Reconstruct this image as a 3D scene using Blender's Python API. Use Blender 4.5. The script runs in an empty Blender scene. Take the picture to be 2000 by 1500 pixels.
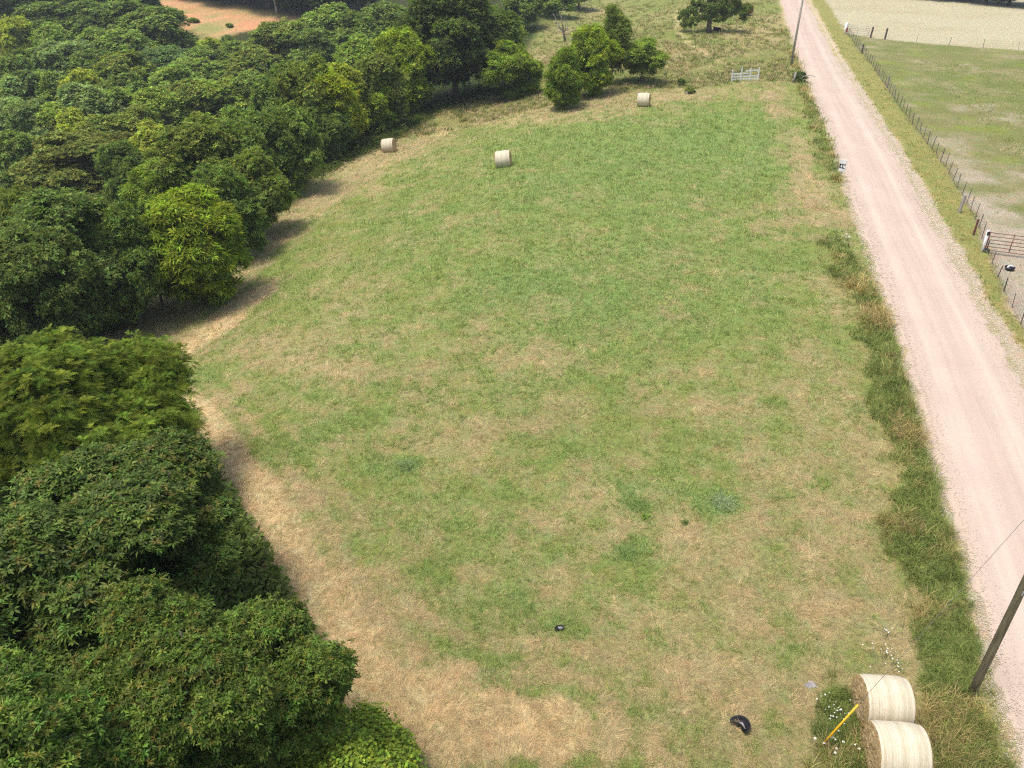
import bpy, bmesh, math, random
import numpy as np
from mathutils import Vector, Matrix
SC = bpy.context.scene
COL = SC.collection
random.seed(7)
RNG = np.random.default_rng(11)
# ------------------------------------------------------------------ camera
F0, PITCH, CAMH = 1571.0, math.radians(32.2), 20.0     # focal length in photo pixels (2000 wide)
cam = bpy.data.cameras.new('camera'); camo = bpy.data.objects.new('camera', cam); COL.objects.link(camo)
cam.sensor_fit = 'HORIZONTAL'; cam.sensor_width = 36; cam.lens = 36 * F0 / 2000
cam.clip_start = 0.3; cam.clip_end = 4000
camo.location = (0, 0, CAMH); camo.rotation_euler = (math.pi / 2 - PITCH, 0, 0)
SC.camera = camo
# ------------------------------------------------------------------ world, sun, exposure
SUN_EL, SUN_AZ = math.radians(73), math.radians(-118)    # azimuth from +Y, clockwise
w = bpy.data.worlds.new('World'); SC.world = w; w.use_nodes = True
nt = w.node_tree; nt.nodes.clear()
sky = nt.nodes.new('ShaderNodeTexSky'); sky.sky_type = 'NISHITA'; sky.sun_disc = False
sky.sun_elevation = SUN_EL; sky.sun_rotation = SUN_AZ; sky.air_density = 1.0; sky.dust_density = 4.0; sky.ozone_density = 1.0
bg = nt.nodes.new('ShaderNodeBackground'); bg.inputs[1].default_value = 0.15
wo = nt.nodes.new('ShaderNodeOutputWorld')
nt.links.new(sky.outputs[0], bg.inputs[0]); nt.links.new(bg.outputs[0], wo.inputs[0])
sl = bpy.data.lights.new('sun', 'SUN'); sl.energy = 2.0; sl.angle = math.radians(15); sl.color = (1.0, 0.95, 0.87)
so = bpy.data.objects.new('sun', sl); COL.objects.link(so)
sd = Vector((math.sin(SUN_AZ) * math.cos(SUN_EL), math.cos(SUN_AZ) * math.cos(SUN_EL), math.sin(SUN_EL)))
so.rotation_euler = sd.to_track_quat('Z', 'Y').to_euler(); so.location = (0, 0, 60)
vs = SC.view_settings; vs.view_transform = 'Standard'; vs.look = 'None'; vs.gamma = 1; vs.use_curve_mapping = False
SC.display_settings.display_device = 'sRGB'
vs.exposure = 0.6
SC.render.engine = 'CYCLES'
SC.cycles.max_bounces = 6; SC.cycles.diffuse_bounces = 3; SC.cycles.transmission_bounces = 3; SC.cycles.transparent_max_bounces = 4
SC.cycles.use_denoising = False; SC.cycles.pixel_filter_type = 'BLACKMAN_HARRIS'; SC.cycles.filter_width = 1.25

SC.cycles.volume_bounces = 0
# ------------------------------------------------------------------ terrain and projection helpers
def ss(a, b, t):
    t = np.clip((np.asarray(t, float) - a) / (b - a), 0, 1); return t * t * (3 - 2 * t)
def hz(x, y):
    x = np.asarray(x, float); y = np.asarray(y, float)
    s = -.962 * x + .273 * y
    h = -3.6 * ss(12, 36, s) - 7.5 * ss(34, 72, s)
    h = h + 9.0 * ss(135, 225, y) * ss(20, -10, x)
    h = h + 0.10 * np.sin(x * .31 + 1) * np.sin(y * .23) * ss(0, 12, s) + .03 * np.sin(x * 1.3 + y * .7)
    return h
def h1(x, y): return float(hz(x, y))
def ray(px, py):
    u = (px - 1000) / F0; v = -(py - 750) / F0
    return u, math.cos(PITCH) + v * math.sin(PITCH), -math.sin(PITCH) + v * math.cos(PITCH)
def at(px, py, up=0.0):
    """world point whose height above the terrain is `up`, along the line of sight through a photo pixel"""
    d = ray(px, py); t = 4.0; lo = t
    while t < 600:
        if CAMH + d[2] * t - up < h1(d[0] * t, d[1] * t): break
        lo = t; t += 0.7
    hi = t
    for _ in range(24):
        m = (lo + hi) / 2
        if CAMH + d[2] * m - up < h1(d[0] * m, d[1] * m): hi = m
        else: lo = m
    return Vector((d[0] * hi, d[1] * hi, CAMH + d[2] * hi))
def depth(p): return p[1] * math.cos(PITCH) - (p[2] - CAMH) * math.sin(PITCH)
def height_to(p, py):
    """height above base p whose image row is py"""
    lo, hi = 0.0, 40.0
    for _ in range(30):
        m = (lo + hi) / 2; z = p[2] + m - CAMH
        v = p[1] * math.sin(PITCH) + z * math.cos(PITCH); dd = p[1] * math.cos(PITCH) - z * math.sin(PITCH)
        if 750 - F0 * v / dd > py: lo = m
        else: hi = m
    return lo
# ------------------------------------------------------------------ numpy noise
def hsh(i, j, k):
    n = (i.astype(np.int64) * 374761393 + j.astype(np.int64) * 668265263 + k * 1274126177) & 0xffffffff
    n = ((n ^ (n >> 13)) * 1274126177) & 0xffffffff
    return ((n ^ (n >> 16)) & 0xffff) / 65535.0
def vn(x, y, k=0):
    xi = np.floor(x); yi = np.floor(y); fx = x - xi; fy = y - yi
    fx = fx * fx * (3 - 2 * fx); fy = fy * fy * (3 - 2 * fy)
    a = hsh(xi, yi, k); b = hsh(xi + 1, yi, k); c = hsh(xi, yi + 1, k); d = hsh(xi + 1, yi + 1, k)
    return (a * (1 - fx) + b * fx) * (1 - fy) + (c * (1 - fx) + d * fx) * fy
def fbm(x, y, sc, k=0, o=3):
    s = 0; a = 1; t = 0; x = x / sc; y = y / sc
    for i in range(o):
        s = s + a * vn(x * (1 + .03 * i) + 17 * i, y + 31 * i, k + i); t += a; a *= .5; x = x * 2.03; y = y * 2.03
    return s / t
def pdist(x, y, pts):
    """distance to a polyline"""
    best = np.full(np.shape(x), 1e9)
    for (ax, ay), (bx, by) in zip(pts[:-1], pts[1:]):
        dx, dy = bx - ax, by - ay; L = dx * dx + dy * dy + 1e-9
        t = np.clip(((x - ax) * dx + (y - ay) * dy) / L, 0, 1)
        best = np.minimum(best, np.hypot(x - ax - t * dx, y - ay - t * dy))
    return best
def inpoly(x, y, pts):
    c = np.zeros(np.shape(x), bool); n = len(pts)
    for i in range(n):
        ax, ay = pts[i]; bx, by = pts[(i + 1) % n]
        if ay == by: continue
        k = ((ay > y) != (by > y)) & (x < (bx - ax) * (y - ay) / (by - ay) + ax); c ^= k
    return c
def soft(x, y, pts, wdt):
    d = pdist(x, y, pts + pts[:1]); d = np.where(inpoly(x, y, pts), d, -d); return ss(-wdt, wdt, d)
def W(*pp): return [tuple(at(a, b)[:2]) for a, b in pp]
def mix(a, b, t): return a + (b - a) * t
# ------------------------------------------------------------------ layout of the land
RY = [-200, 13.5, 21.2, 26.6, 35.1, 48.4, 56.0, 68.8, 85.1, 113.0, 170.8, 500]
RX = [-40, 13.9, 16.1, 17.5, 19.8, 23.0, 24.8, 28.0, 31.6, 37.9, 51.9, 130]
def road_c(y): return np.interp(y, RY, RX) + 2.35
def road_t(x, y): return (x - road_c(y)) * 0.968
FENCE = W((1650, 62), (1700, 125), (1760, 215), (1840, 322), (1888, 400), (1908, 440), (1926, 492), (1960, 570), (1995, 640)) 
FENCE = FENCE + [(FENCE[-1][0] - .27 * 12, FENCE[-1][1] - 12), (FENCE[-1][0] - .27 * 40, FENCE[-1][1] - 40)]
FY = [p[1] for p in FENCE][::-1]; FX = [p[0] for p in FENCE][::-1]
FY = FY + [400]; FX = FX + [FX[-1] + .25 * (400 - FY[-2])]
def fence_x(y): return np.interp(y, FY, FX)
CROSS = W((1650, 66), (1700, 74), (1728, 77), (1850, 88), (2000, 99)); CROSS.append((CROSS[-1][0] + 40, CROSS[-1][1] - 22))
EDGE = W((-60, 800), (120, 700), (200, 640), (300, 552), (400, 500), (490, 428), (620, 345), (760, 280), (860, 215), (945, 182), (1010, 178))
WOODS = EDGE + W((1020, 120), (1060, 40), (1040, 5)) + [(0, 300), (-400, 300), (-400, 20)]
NEARWOOD = W((-100, 680), (230, 720), (330, 830), (450, 950), (540, 1100), (640, 1300), (640, 1420), (700, 1520)) + [(-4, 0), (-60, -10), (-60, 25)]
REDP = W((250, -25), (300, -40), (380, -8), (470, 14), (560, 28), (660, 38), (640, 46), (560, 50), (500, 60), (440, 72), (405, 78), (370, 66), (320, 50), (250, 20))
GREENS = [  # px, py, rx, ry, green amount, blue amount
 (1250, 300, 330, 90, .55, .5), (1000, 400, 300, 70, .25, .2), (1420, 230, 150, 50, .35, .1), (950, 470, 260, 70, .15, .1), (760, 380, 170, 60, .3, .1), (1130, 250, 260, 40, .3, 0),
 (1050, 620, 300, 90, .2, .35), (1130, 560, 180, 60, .3, .5), (640, 560, 90, 60, .3, .1), (560, 880, 90, 40, .55, .5), (700, 820, 110, 30, .35, .4),
 (1080, 780, 170, 80, .3, .2), (795, 912, 28, 20, .9, 1), (730, 915, 30, 22, .6, .7), (1245, 975, 45, 40, .8, .9), (1400, 985, 60, 25, .9, 1), (1330, 960, 90, 28, .5, .5), (900, 990, 110, 60, .35, .3),
 (1225, 1080, 50, 25, .7, .8), (1060, 1100, 50, 22, .6, .7), (960, 1170, 90, 45, .4, .4), (820, 1130, 110, 50, .25, .3), (1095, 1228, 40, 22, .8, .7), (960, 1330, 70, 45, .5, .6),
 (1500, 560, 160, 120, .22, .1), (1390, 660, 70, 20, .4, .4), (1500, 840, 90, 60, .25, .2), (1430, 560, 80, 50, .3, .3), (1560, 500, 60, 40, .3, .1), (1330, 460, 120, 60, .2, .3),
 (650, 1010, 50, 30, .4, .5), (1130, 900, 90, 30, .3, .3), (700, 1070, 60, 30, .3, .4), (1300, 1420, 120, 60, .2, .2), (1320, 1200, 130, 70, .15, .2), (1540, 290, 26, 60, .5, 0), (450, 640, 40, 25, .3, .3), (400, 730, 40, 30, .4, .5), (500, 770, 60, 30, .3, .3),
 (1480, 1420, 70, 50, .35, .1), (850, 650, 160, 60, .15, .1), (1420, 300, 120, 60, .2, .3), (620, 450, 80, 40, .3, 0)]
TANS = [
 (700, 700, 150, 60, .3), (840, 860, 90, 50, .45), (1110, 975, 90, 40, .5), (610, 720, 120, 50, .2), (860, 320, 70, 22, .5), (1150, 1020, 90, 60, .25), (590, 960, 90, 40, .3), (760, 980, 80, 40, .35),
 (1400, 1330, 160, 55, .55), (1550, 1200, 90, 70, .45), (1230, 1440, 130, 50, .5), (760, 1400, 130, 90, .7), (650, 1240, 60, 80, .6), (940, 1450, 110, 50, .35), (1280, 965, 26, 10, .9), (1500, 598, 26, 10, .7), (1360, 945, 14, 10, .6),
 (1560, 640, 60, 120, .25), (1500, 950, 100, 80, .2), (1620, 1010, 70, 60, .45), (1690, 1080, 50, 70, .4), (680, 350, 70, 14, .4), (1000, 840, 60, 30, .3), (470, 760, 18, 22, .6), (930, 680, 14, 16, .5), (1100, 510, 50, 60, .25),
 (1590, 430, 80, 25, .5), (1540, 370, 30, 70, .4), (1250, 237, 30, 5, .8), (1210, 1040, 12, 22, .5), (1480, 420, 110, 30, .25), (540, 690, 80, 40, .2), (1220, 860, 60, 30, .15), (720, 500, 60, 16, .3)]
def blob(x, y, px, py, rx, ry):
    c = at(px, py); d = depth(c); wx = rx * d / F0
    a = at(px, py - ry); b = at(px, py + ry); wy = max(.5 * math.hypot(a[0] - b[0], a[1] - b[1]), .15)
    # axis of wy along the line of sight
    ang = math.atan2(c[0], c[1]); dx = x - c[0]; dy = y - c[1]
    lx = dx * math.cos(ang) - dy * math.sin(ang); ly = dx * math.sin(ang) + dy * math.cos(ang)
    return np.exp(-(lx / wx) ** 2 - (ly / wy) ** 2)
TR_EDGE = W((150, 720), (215, 655), (300, 585), (400, 530), (500, 455), (620, 370), (770, 290), (870, 235), (950, 215), (1050, 225), (1150, 222), (1250, 190), (1340, 178))
TR_IN = W((280, 735), (350, 690), (430, 635), (500, 575))
TR_IN2 = W((330, 770), (400, 840), (470, 930), (545, 1060), (600, 1180), (660, 1290), (760, 1370), (900, 1410), (1080, 1425))
TR_R = W((1500, 180), (1530, 240), (1560, 330), (1600, 400), (1675, 425))
TR_FAR = W((1325, 20), (1325, 60), (1345, 85), (1390, 110), (1420, 130))
VG = [(W((1540, 60), (1560, 140), (1592, 215), (1622, 295), (1640, 350)), .85), (W((1628, 480), (1670, 540), (1712, 640), (1745, 760), (1780, 880), (1815, 985)), .85),
      (W((1815, 985), (1830, 1130), (1845, 1250), (1860, 1340), (1890, 1480)) + [(13.0, 6), (8, -20)], 1.12), (W((1640, 1390), (1660, 1520), (1840, 1440)), .8)]
PINK = np.array((.34, .265, .155)); TAN = np.array((.375, .32, .165)); STRAW = np.array((.56, .44, .25))
GRN = np.array((.205, .252, .066)); BGRN = np.array((.19, .265, .088)); OLV = np.array((.275, .255, .10)); DGRN = np.array((.085, .13, .035))
def zones(x, y):
    """everything the ground and the grass need to know at a place"""
    z = {}
    t = road_t(x, y); z['t'] = t
    wob = .45 * (fbm(x, y, 1.9, 3) - .5) * 2 + .15 * (fbm(x, y, .35, 5, 2) - .5) * 2
    z['road'] = ss(2.42, 2.18, np.abs(t) + wob * .3)
    sr = np.where(t > 0, np.abs(t) - 3.25, np.abs(t) - 2.72) + wob * .7
    z['shoulder'] = ss(.18, -.18, sr)
    fx = fence_x(y); z['past'] = ss(-.3, .3, x - fx + wob)                       # beyond the right fence
    vr = ss(0, .2, sr) * (t > 0) * (1 - z['past'])
    vl = np.zeros(np.shape(x))
    for pts, hw in VG: vl = np.maximum(vl, ss(hw + .45, hw - .45, pdist(x, y, pts) + wob * 2.2))
    z['vl'] = vl * ss(.22, .40, fbm(x, y, .9, 7) + .12) * (t < -2.2) * (1 - z['shoulder']); z['vr'] = vr
    g = .52 + .35 * (fbm(x, y, 8, 20) - .5) + .95 * (fbm(x, y, 1.5, 30) - .5) + .5 * (fbm(x * .6 + y * .25, y, 3.6, 33) - .5)
    bl = .12 + .9 * (fbm(x, y, 2.0, 40) - .5)
    for a in GREENS:
        b = blob(x, y, *a[:4]) ; g = g + .52 * a[4] * b; bl = bl + a[5] * b
    far = ss(24, 46, y) * ss(96, 78, y) * ss(-16, -5, x) * ss(-2, -8, t); g = g + .09 * far; bl = bl + .18 * far
    for a in TANS: g = g - .40 * a[4] * blob(x, y, *a[:4])
    e = ss(5.2, 2.4, pdist(x, y, TR_EDGE) + wob * 3); g = g - .5 * e; g = g - .1 * ss(3.4, 1.5, pdist(x, y, TR_IN2) + wob * 4)
    k = np.maximum(ss(1.7, .5, pdist(x, y, TR_IN) + wob), ss(1.7, .4, pdist(x, y, TR_IN2) + wob * 1.8)); g = g - .6 * k
    de = pdist(x, y, TR_EDGE); g = g + .34 * np.sin(de * 5.2 + 2 * fbm(x, y, 4, 170)) * ss(7, 1, de) + .34 * np.sin(pdist(x, y, TR_IN2) * 5.6 + 2 * fbm(x, y, 3, 172)) * ss(4.5, 1, pdist(x, y, TR_IN2)) + .09 * np.sin(t * 2.9 + 2.5 * fbm(x, y, 9, 171)) * ss(-3, -4, t) * ss(-22, -8, t)
    k2 = ss(1.6, .4, pdist(x, y, TR_R) + wob * 2) * .5; g = g - k2
    z['track'] = np.maximum(k, ss(.9, .2, pdist(x, y, TR_FAR) + wob * 1.5) * np.clip(fbm(x, y, 2, 180) * 2.2 - .45, 0, .75))
    z['g'] = np.clip(g, 0, 1); z['b'] = np.clip(bl, 0, 1)
    z['wood_pull'] = ss(1.5, 3.2, pdist(x, y, W((150, 700), (215, 640), (300, 572), (345, 560)) ))
    s = -.962 * x + .273 * y
    z['meadow'] = ss(90, 96, y + 3 * (fbm(x, y, 5, 50) - .5) - .25 * (x - 15)) * (t < 0)
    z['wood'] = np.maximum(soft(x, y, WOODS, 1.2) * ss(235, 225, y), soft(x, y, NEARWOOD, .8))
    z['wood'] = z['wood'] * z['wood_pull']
    cy = np.interp(x, [p[0] for p in CROSS], [p[1] for p in CROSS]); z['hay'] = z['past'] * ss(-.2, .4, y - cy)
    z['pad'] = z['past'] * (1 - z['hay'])
    z['s'] = s
    z['red'] = soft(x + 6 * (fbm(x, y, 9, 60) - .5), y + 6 * (fbm(x, y, 9, 61) - .5), REDP, 1.5)
    return z
def ground_color(x, y, z):
    """dry colour, green colour and the share of green at a place"""
    n1 = fbm(x, y, .9, 70)[..., None]; n2 = fbm(x, y, 4, 75)[..., None]; g = z['g'][..., None]; b = z['b'][..., None]; E = lambda k: z[k][..., None]
    dry = mix(PINK, TAN, np.clip(n2 * 1.6 - .3, 0, 1)); dry = mix(dry, STRAW, E('track'))
    grn = mix(mix(OLV, GRN, np.clip(g * 1.5, 0, 1)), BGRN, b * .8); fr = .12 + g * .85 + .1 * (n1 - .5) - .25 * E('track')
    fm = np.clip(2.2 * fbm(x, y, 9, 80)[..., None] - .5, 0, 1) * .75 + .2
    dry = mix(dry, mix(np.array((.34, .28, .14)), STRAW, .7 * E('track')), E('meadow')); grn = mix(grn, mix(np.array((.19, .215, .065)), DGRN * 1.6, np.clip(3 * n1 - 1.7, 0, 1)), E('meadow')); fr = mix(fr, fm * (1 - .8 * E('track')), E('meadow'))
    dry = mix(dry, np.array((.30, .24, .12)), E('vl')); grn = mix(grn, np.array((.14, .19, .045)), E('vl')); fr = mix(fr, .55, E('vl'))
    dry = mix(dry, np.array((.36, .29, .13)), E('vr')); grn = mix(grn, np.array((.17, .21, .05)), E('vr')); fr = mix(fr, .55, E('vr'))
    soil = np.array((.39, .335, .265))
    ps = np.clip(.72 * ss(10, 1.5, x - fence_x(y)) * ss(78, 48, y) + .95 * (blob(x, y, 1980, 500, 90, 80) + .8 * blob(x, y, 1870, 395, 50, 25) + .6 * blob(x, y, 1900, 215, 60, 8)) + 1.5 * (fbm(x, y, 2.6, 90) - .56), 0, 1)[..., None]
    pg = mix(mix(np.array((.15, .175, .05)), np.array((.205, .19, .08)), np.clip(2 * fbm(x, y, 6, 95)[..., None] - .5, 0, 1)), BGRN * .8, .4 * n1)
    dry = mix(dry, mix(np.array((.27, .24, .13)), soil, np.clip(ps * 1.4, 0, 1)), E('pad')); grn = mix(grn, pg, E('pad')); fr = mix(fr, .74 - .85 * ps + 1.3 * (fbm(x, y, 2.4, 97)[..., None] - .5), E('pad')); grn = mix(grn, np.array((.20, .25, .05)), E('pad') * np.clip(3 * fbm(x, y, 3.2, 98)[..., None] - 1.7, 0, .8))
    hy = mix(np.array((.46, .415, .305)), np.array((.40, .33, .22)), np.clip(3 * fbm(x, y * 2.5, 16, 99)[..., None] - 1.5, 0, 1))
    dry = mix(dry, hy, E('hay')); grn = mix(grn, np.array((.36, .35, .22)), E('hay')); fr = mix(fr, .4, E('hay'))
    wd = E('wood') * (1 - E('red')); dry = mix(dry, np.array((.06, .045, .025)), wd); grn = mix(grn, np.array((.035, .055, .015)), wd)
    rm = E('red'); dry = mix(dry, mix(np.array((.50, .215, .12)), np.array((.50, .33, .18)), n2), rm); grn = mix(grn, np.array((.25, .26, .10)), rm); fr = mix(fr, np.clip(3.4 * fbm(x, y * 1.6, 9, 105)[..., None] - 1.65, 0, 1), rm)
    grv = mix(np.array((.50, .42, .32)), np.array((.44, .36, .24)), n1)
    line = (ss(.35, .1, np.abs(z['t'] - 2.5 + .2 * (n1[..., 0] - .5))) * .8 + ss(.45, .1, np.abs(z['t'] + 2.55)) * .5)[..., None]
    sh = E('shoulder'); dry = mix(dry, grv, sh); grn = mix(grn, OLV * 1.1, sh); fr = mix(fr, np.clip(.05 + line * (fbm(x, y, .45, 110)[..., None] * 2.6 - .9), 0, .8), sh)
    return dry, grn, np.clip(fr, 0, 1)
# ------------------------------------------------------------------ object helpers
def tag(o, label=None, cat=None, group=None, kind=None):
    if label: o['label'] = label
    if cat: o['category'] = cat
    if group: o['group'] = group
    if kind: o['kind'] = kind
    return o
def link(name, me, mat, parent=None, loc=None):
    o = bpy.data.objects.new(name, me); COL.objects.link(o)
    if mat is not None: me.materials.append(mat)
    if parent: o.parent = parent
    if loc is not None: o.location = loc
    return o
def empty(name, loc, label, cat, group=None, rz=0):
    o = bpy.data.objects.new(name, None); COL.objects.link(o); o.location = loc; o.rotation_euler = (0, 0, rz)
    o.empty_display_size = .3
    return tag(o, label, cat, group)
def npmesh(name, V, Fc, col=None, smooth=False):
    """V (n,3), Fc (m,k) constant face size, col (n,3) per vertex"""
    me = bpy.data.meshes.new(name); V = np.ascontiguousarray(V, np.float32); Fc = np.ascontiguousarray(Fc, np.int32)
    m, k = Fc.shape
    me.vertices.add(len(V)); me.vertices.foreach_set('co', V.ravel())
    me.loops.add(m * k); me.loops.foreach_set('vertex_index', Fc.ravel())
    me.polygons.add(m); me.polygons.foreach_set('loop_start', np.arange(0, m * k, k, dtype=np.int32))
    me.polygons.foreach_set('loop_total', np.full(m, k, np.int32))
    if smooth: me.polygons.foreach_set('use_smooth', np.ones(m, bool))
    if col is not None:
        a = me.color_attributes.new('Col', 'FLOAT_COLOR', 'POINT')
        a.data.foreach_set('color', np.concatenate([col, np.ones((len(col), 1))], 1).astype(np.float32).ravel())
    me.update(calc_edges=True); return me
class MB:
    def __init__(s): s.bm = bmesh.new()
    def box(s, c, sx, sy, sz, rot=None, bev=0):
        M = Matrix.Translation(c) @ (rot.to_4x4() if rot else Matrix()) @ Matrix.Diagonal((sx, sy, sz, 1))
        r = bmesh.ops.create_cube(s.bm, size=1, matrix=M)
        if bev:
            es = list({e for v in r['verts'] for e in v.link_edges}); bmesh.ops.bevel(s.bm, geom=es, offset=bev, segments=2, affect='EDGES')
        return s
    def tube(s, pts, rad, n=8, cap=True):
        pts = [Vector(p) for p in pts]; rad = rad if isinstance(rad, (list, tuple)) else [rad] * len(pts); rings = []
        ref = None
        for i, p in enumerate(pts):
            a = pts[max(i - 1, 0)]; b = pts[min(i + 1, len(pts) - 1)]; d = (b - a).normalized()
            if ref is None: ref = d.orthogonal().normalized()
            ref = (ref - d * ref.dot(d)).normalized(); q = d.cross(ref)
            rings.append([s.bm.verts.new(p + (ref * math.cos(t) + q * math.sin(t)) * rad[i]) for t in [2 * math.pi * k / n for k in range(n)]])
        for r0, r1 in zip(rings[:-1], rings[1:]):
            for k in range(n): s.bm.faces.new((r0[k], r0[(k + 1) % n], r1[(k + 1) % n], r1[k]))
        if cap: s.bm.faces.new(rings[0][::-1]); s.bm.faces.new(rings[-1])
        return s
    def build(s, name, mat, parent=None, smooth=False, loc=None):
        me = bpy.data.meshes.new(name); bmesh.ops.recalc_face_normals(s.bm, faces=s.bm.faces[:]); s.bm.to_mesh(me); s.bm.free()
        if smooth:
            for p in me.polygons: p.use_smooth = True
        return link(name, me, mat, parent, loc)
def copy_tree(o, parent=None):
    c = o.copy(); COL.objects.link(c); c.parent = parent
    for ch in o.children: copy_tree(ch, c)
    return c
# ------------------------------------------------------------------ materials
class N:
    def __init__(s, name, rough=.8, spec=.3):
        s.m = bpy.data.materials.new(name); s.m.use_nodes = True; s.t = s.m.node_tree; s.n = s.t.nodes
        s.b = s.n['Principled BSDF']; s.b.inputs['Roughness'].default_value = rough; s.b.inputs['Specular IOR Level'].default_value = spec
        s.tc = s.n.new('ShaderNodeTexCoord')
    def set(s, n, k, v):
        if hasattr(v, 'default_value') or isinstance(v, bpy.types.NodeSocket): s.t.links.new(v, n.inputs[k])
        else: n.inputs[k].default_value = v
    def noise(s, scale, detail=4, rough=.6, stretch=None, src='Object', dist=0):
        n = s.n.new('ShaderNodeTexNoise'); n.inputs['Scale'].default_value = scale; n.inputs['Detail'].default_value = detail
        n.inputs['Roughness'].default_value = rough; n.inputs['Distortion'].default_value = dist
        v = s.tc.outputs[src]
        if stretch:
            mp = s.n.new('ShaderNodeMapping'); s.t.links.new(v, mp.inputs[0]); mp.inputs['Scale'].default_value = stretch[:3]
            if len(stretch) > 3: mp.inputs['Rotation'].default_value = (0, 0, stretch[3])
            v = mp.outputs[0]
        s.t.links.new(v, n.inputs[0]); return n.outputs[0]
    def ramp(s, fac, stops):
        r = s.n.new('ShaderNodeValToRGB'); s.t.links.new(fac, r.inputs[0]); e = r.color_ramp.elements
        while len(e) < len(stops): e.new(.5)
        for q, (p, c) in zip(e, stops): q.position = p; q.color = (*c, 1) if len(c) == 3 else c
        return r.outputs[0]
    def mixc(s, fac, a, b, mode='MIX'):
        n = s.n.new('ShaderNodeMix'); n.data_type = 'RGBA'; n.blend_type = mode
        s.set(n, 0, fac)
        for k, v in ((6, a), (7, b)):
            if isinstance(v, bpy.types.NodeSocket): s.t.links.new(v, n.inputs[k])
            else: n.inputs[k].default_value = (*v, 1)
        return n.outputs[2]
    def math(s, op, a, b=0.0):
        n = s.n.new('ShaderNodeMath'); n.operation = op; s.set(n, 0, a); s.set(n, 1, b); return n.outputs[0]
    def bump(s, hgt, strength=.4, dist=.02):
        n = s.n.new('ShaderNodeBump'); n.inputs['Strength'].default_value = strength; n.inputs['Distance'].default_value = dist
        s.t.links.new(hgt, n.inputs['Height']); s.t.links.new(n.outputs[0], s.b.inputs['Normal'])
    def color(s, c): s.set(s.b, 'Base Color', c if isinstance(c, bpy.types.NodeSocket) else (*c, 1)); return s
    def attr(s, name='Col'):
        a = s.n.new('ShaderNodeAttribute'); a.attribute_name = name; return a.outputs['Color']
def plain(name, c, rough=.7, var=.25, scale=8, metal=0, stretch=None, bump=0):
    m = N(name, rough); n = m.noise(scale, 5, .65, stretch)
    f = m.ramp(n, [(.3, tuple(v * (1 - var) for v in c)), (.7, tuple(min(1, v * (1 + var)) for v in c))]); m.color(f); m.b.inputs['Metallic'].default_value = metal
    if bump: m.bump(n, .5, bump)
    return m.m
def ground_mat():
    m = N('field_ground', .95, .08); cd = m.attr('Col'); cg = m.attr('Grn'); fa = m.n.new('ShaderNodeAttribute'); fa.attribute_name = 'Grn'
    a = m.noise(1.1, 6, .7); b = m.noise(9, 4, .7); d = m.noise(34, 3, .7); st = m.noise(8, 4, .7, (1, 6, 1, .5)); st2 = m.noise(8, 4, .7, (6, 1, 1, .3))
    q = m.math('ADD', m.math('MULTIPLY', m.math('SUBTRACT', a, .5), 1.3), m.math('MULTIPLY', m.math('SUBTRACT', b, .5), 1.8)); q = m.math('ADD', q, m.math('MULTIPLY', m.math('SUBTRACT', d, .5), 1.2))
    fac = m.ramp(m.math('ADD', fa.outputs['Alpha'], m.math('MULTIPLY', q, .62)), [(.12, (0, 0, 0)), (.88, (1, 1, 1))])
    c = m.mixc(fac, cd, cg)
    f = m.math('ADD', m.math('MULTIPLY', m.noise(6, 5, .7), .6), m.math('MULTIPLY', m.noise(21, 4, .75), .7)); f = m.math('ADD', f, m.math('MULTIPLY', m.noise(60, 3, .7), .5)); f = m.math('ADD', f, m.math('MULTIPLY', m.math('MAXIMUM', st, st2), .6))
    lum = m.ramp(m.math('MULTIPLY', f, .42), [(.36, (.38, .38, .36)), (.5, (.95, .95, .95)), (.63, (1.6, 1.55, 1.5))]); c = m.mixc(1, c, lum, 'MULTIPLY')
    hue = m.ramp(m.noise(1.3, 4, .7), [(.35, (1.10, .97, .9)), (.65, (.92, 1.04, .95))]); c = m.mixc(1, c, hue, 'MULTIPLY')
    m.color(c); m.bump(f, .9, .06); return m.m
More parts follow.
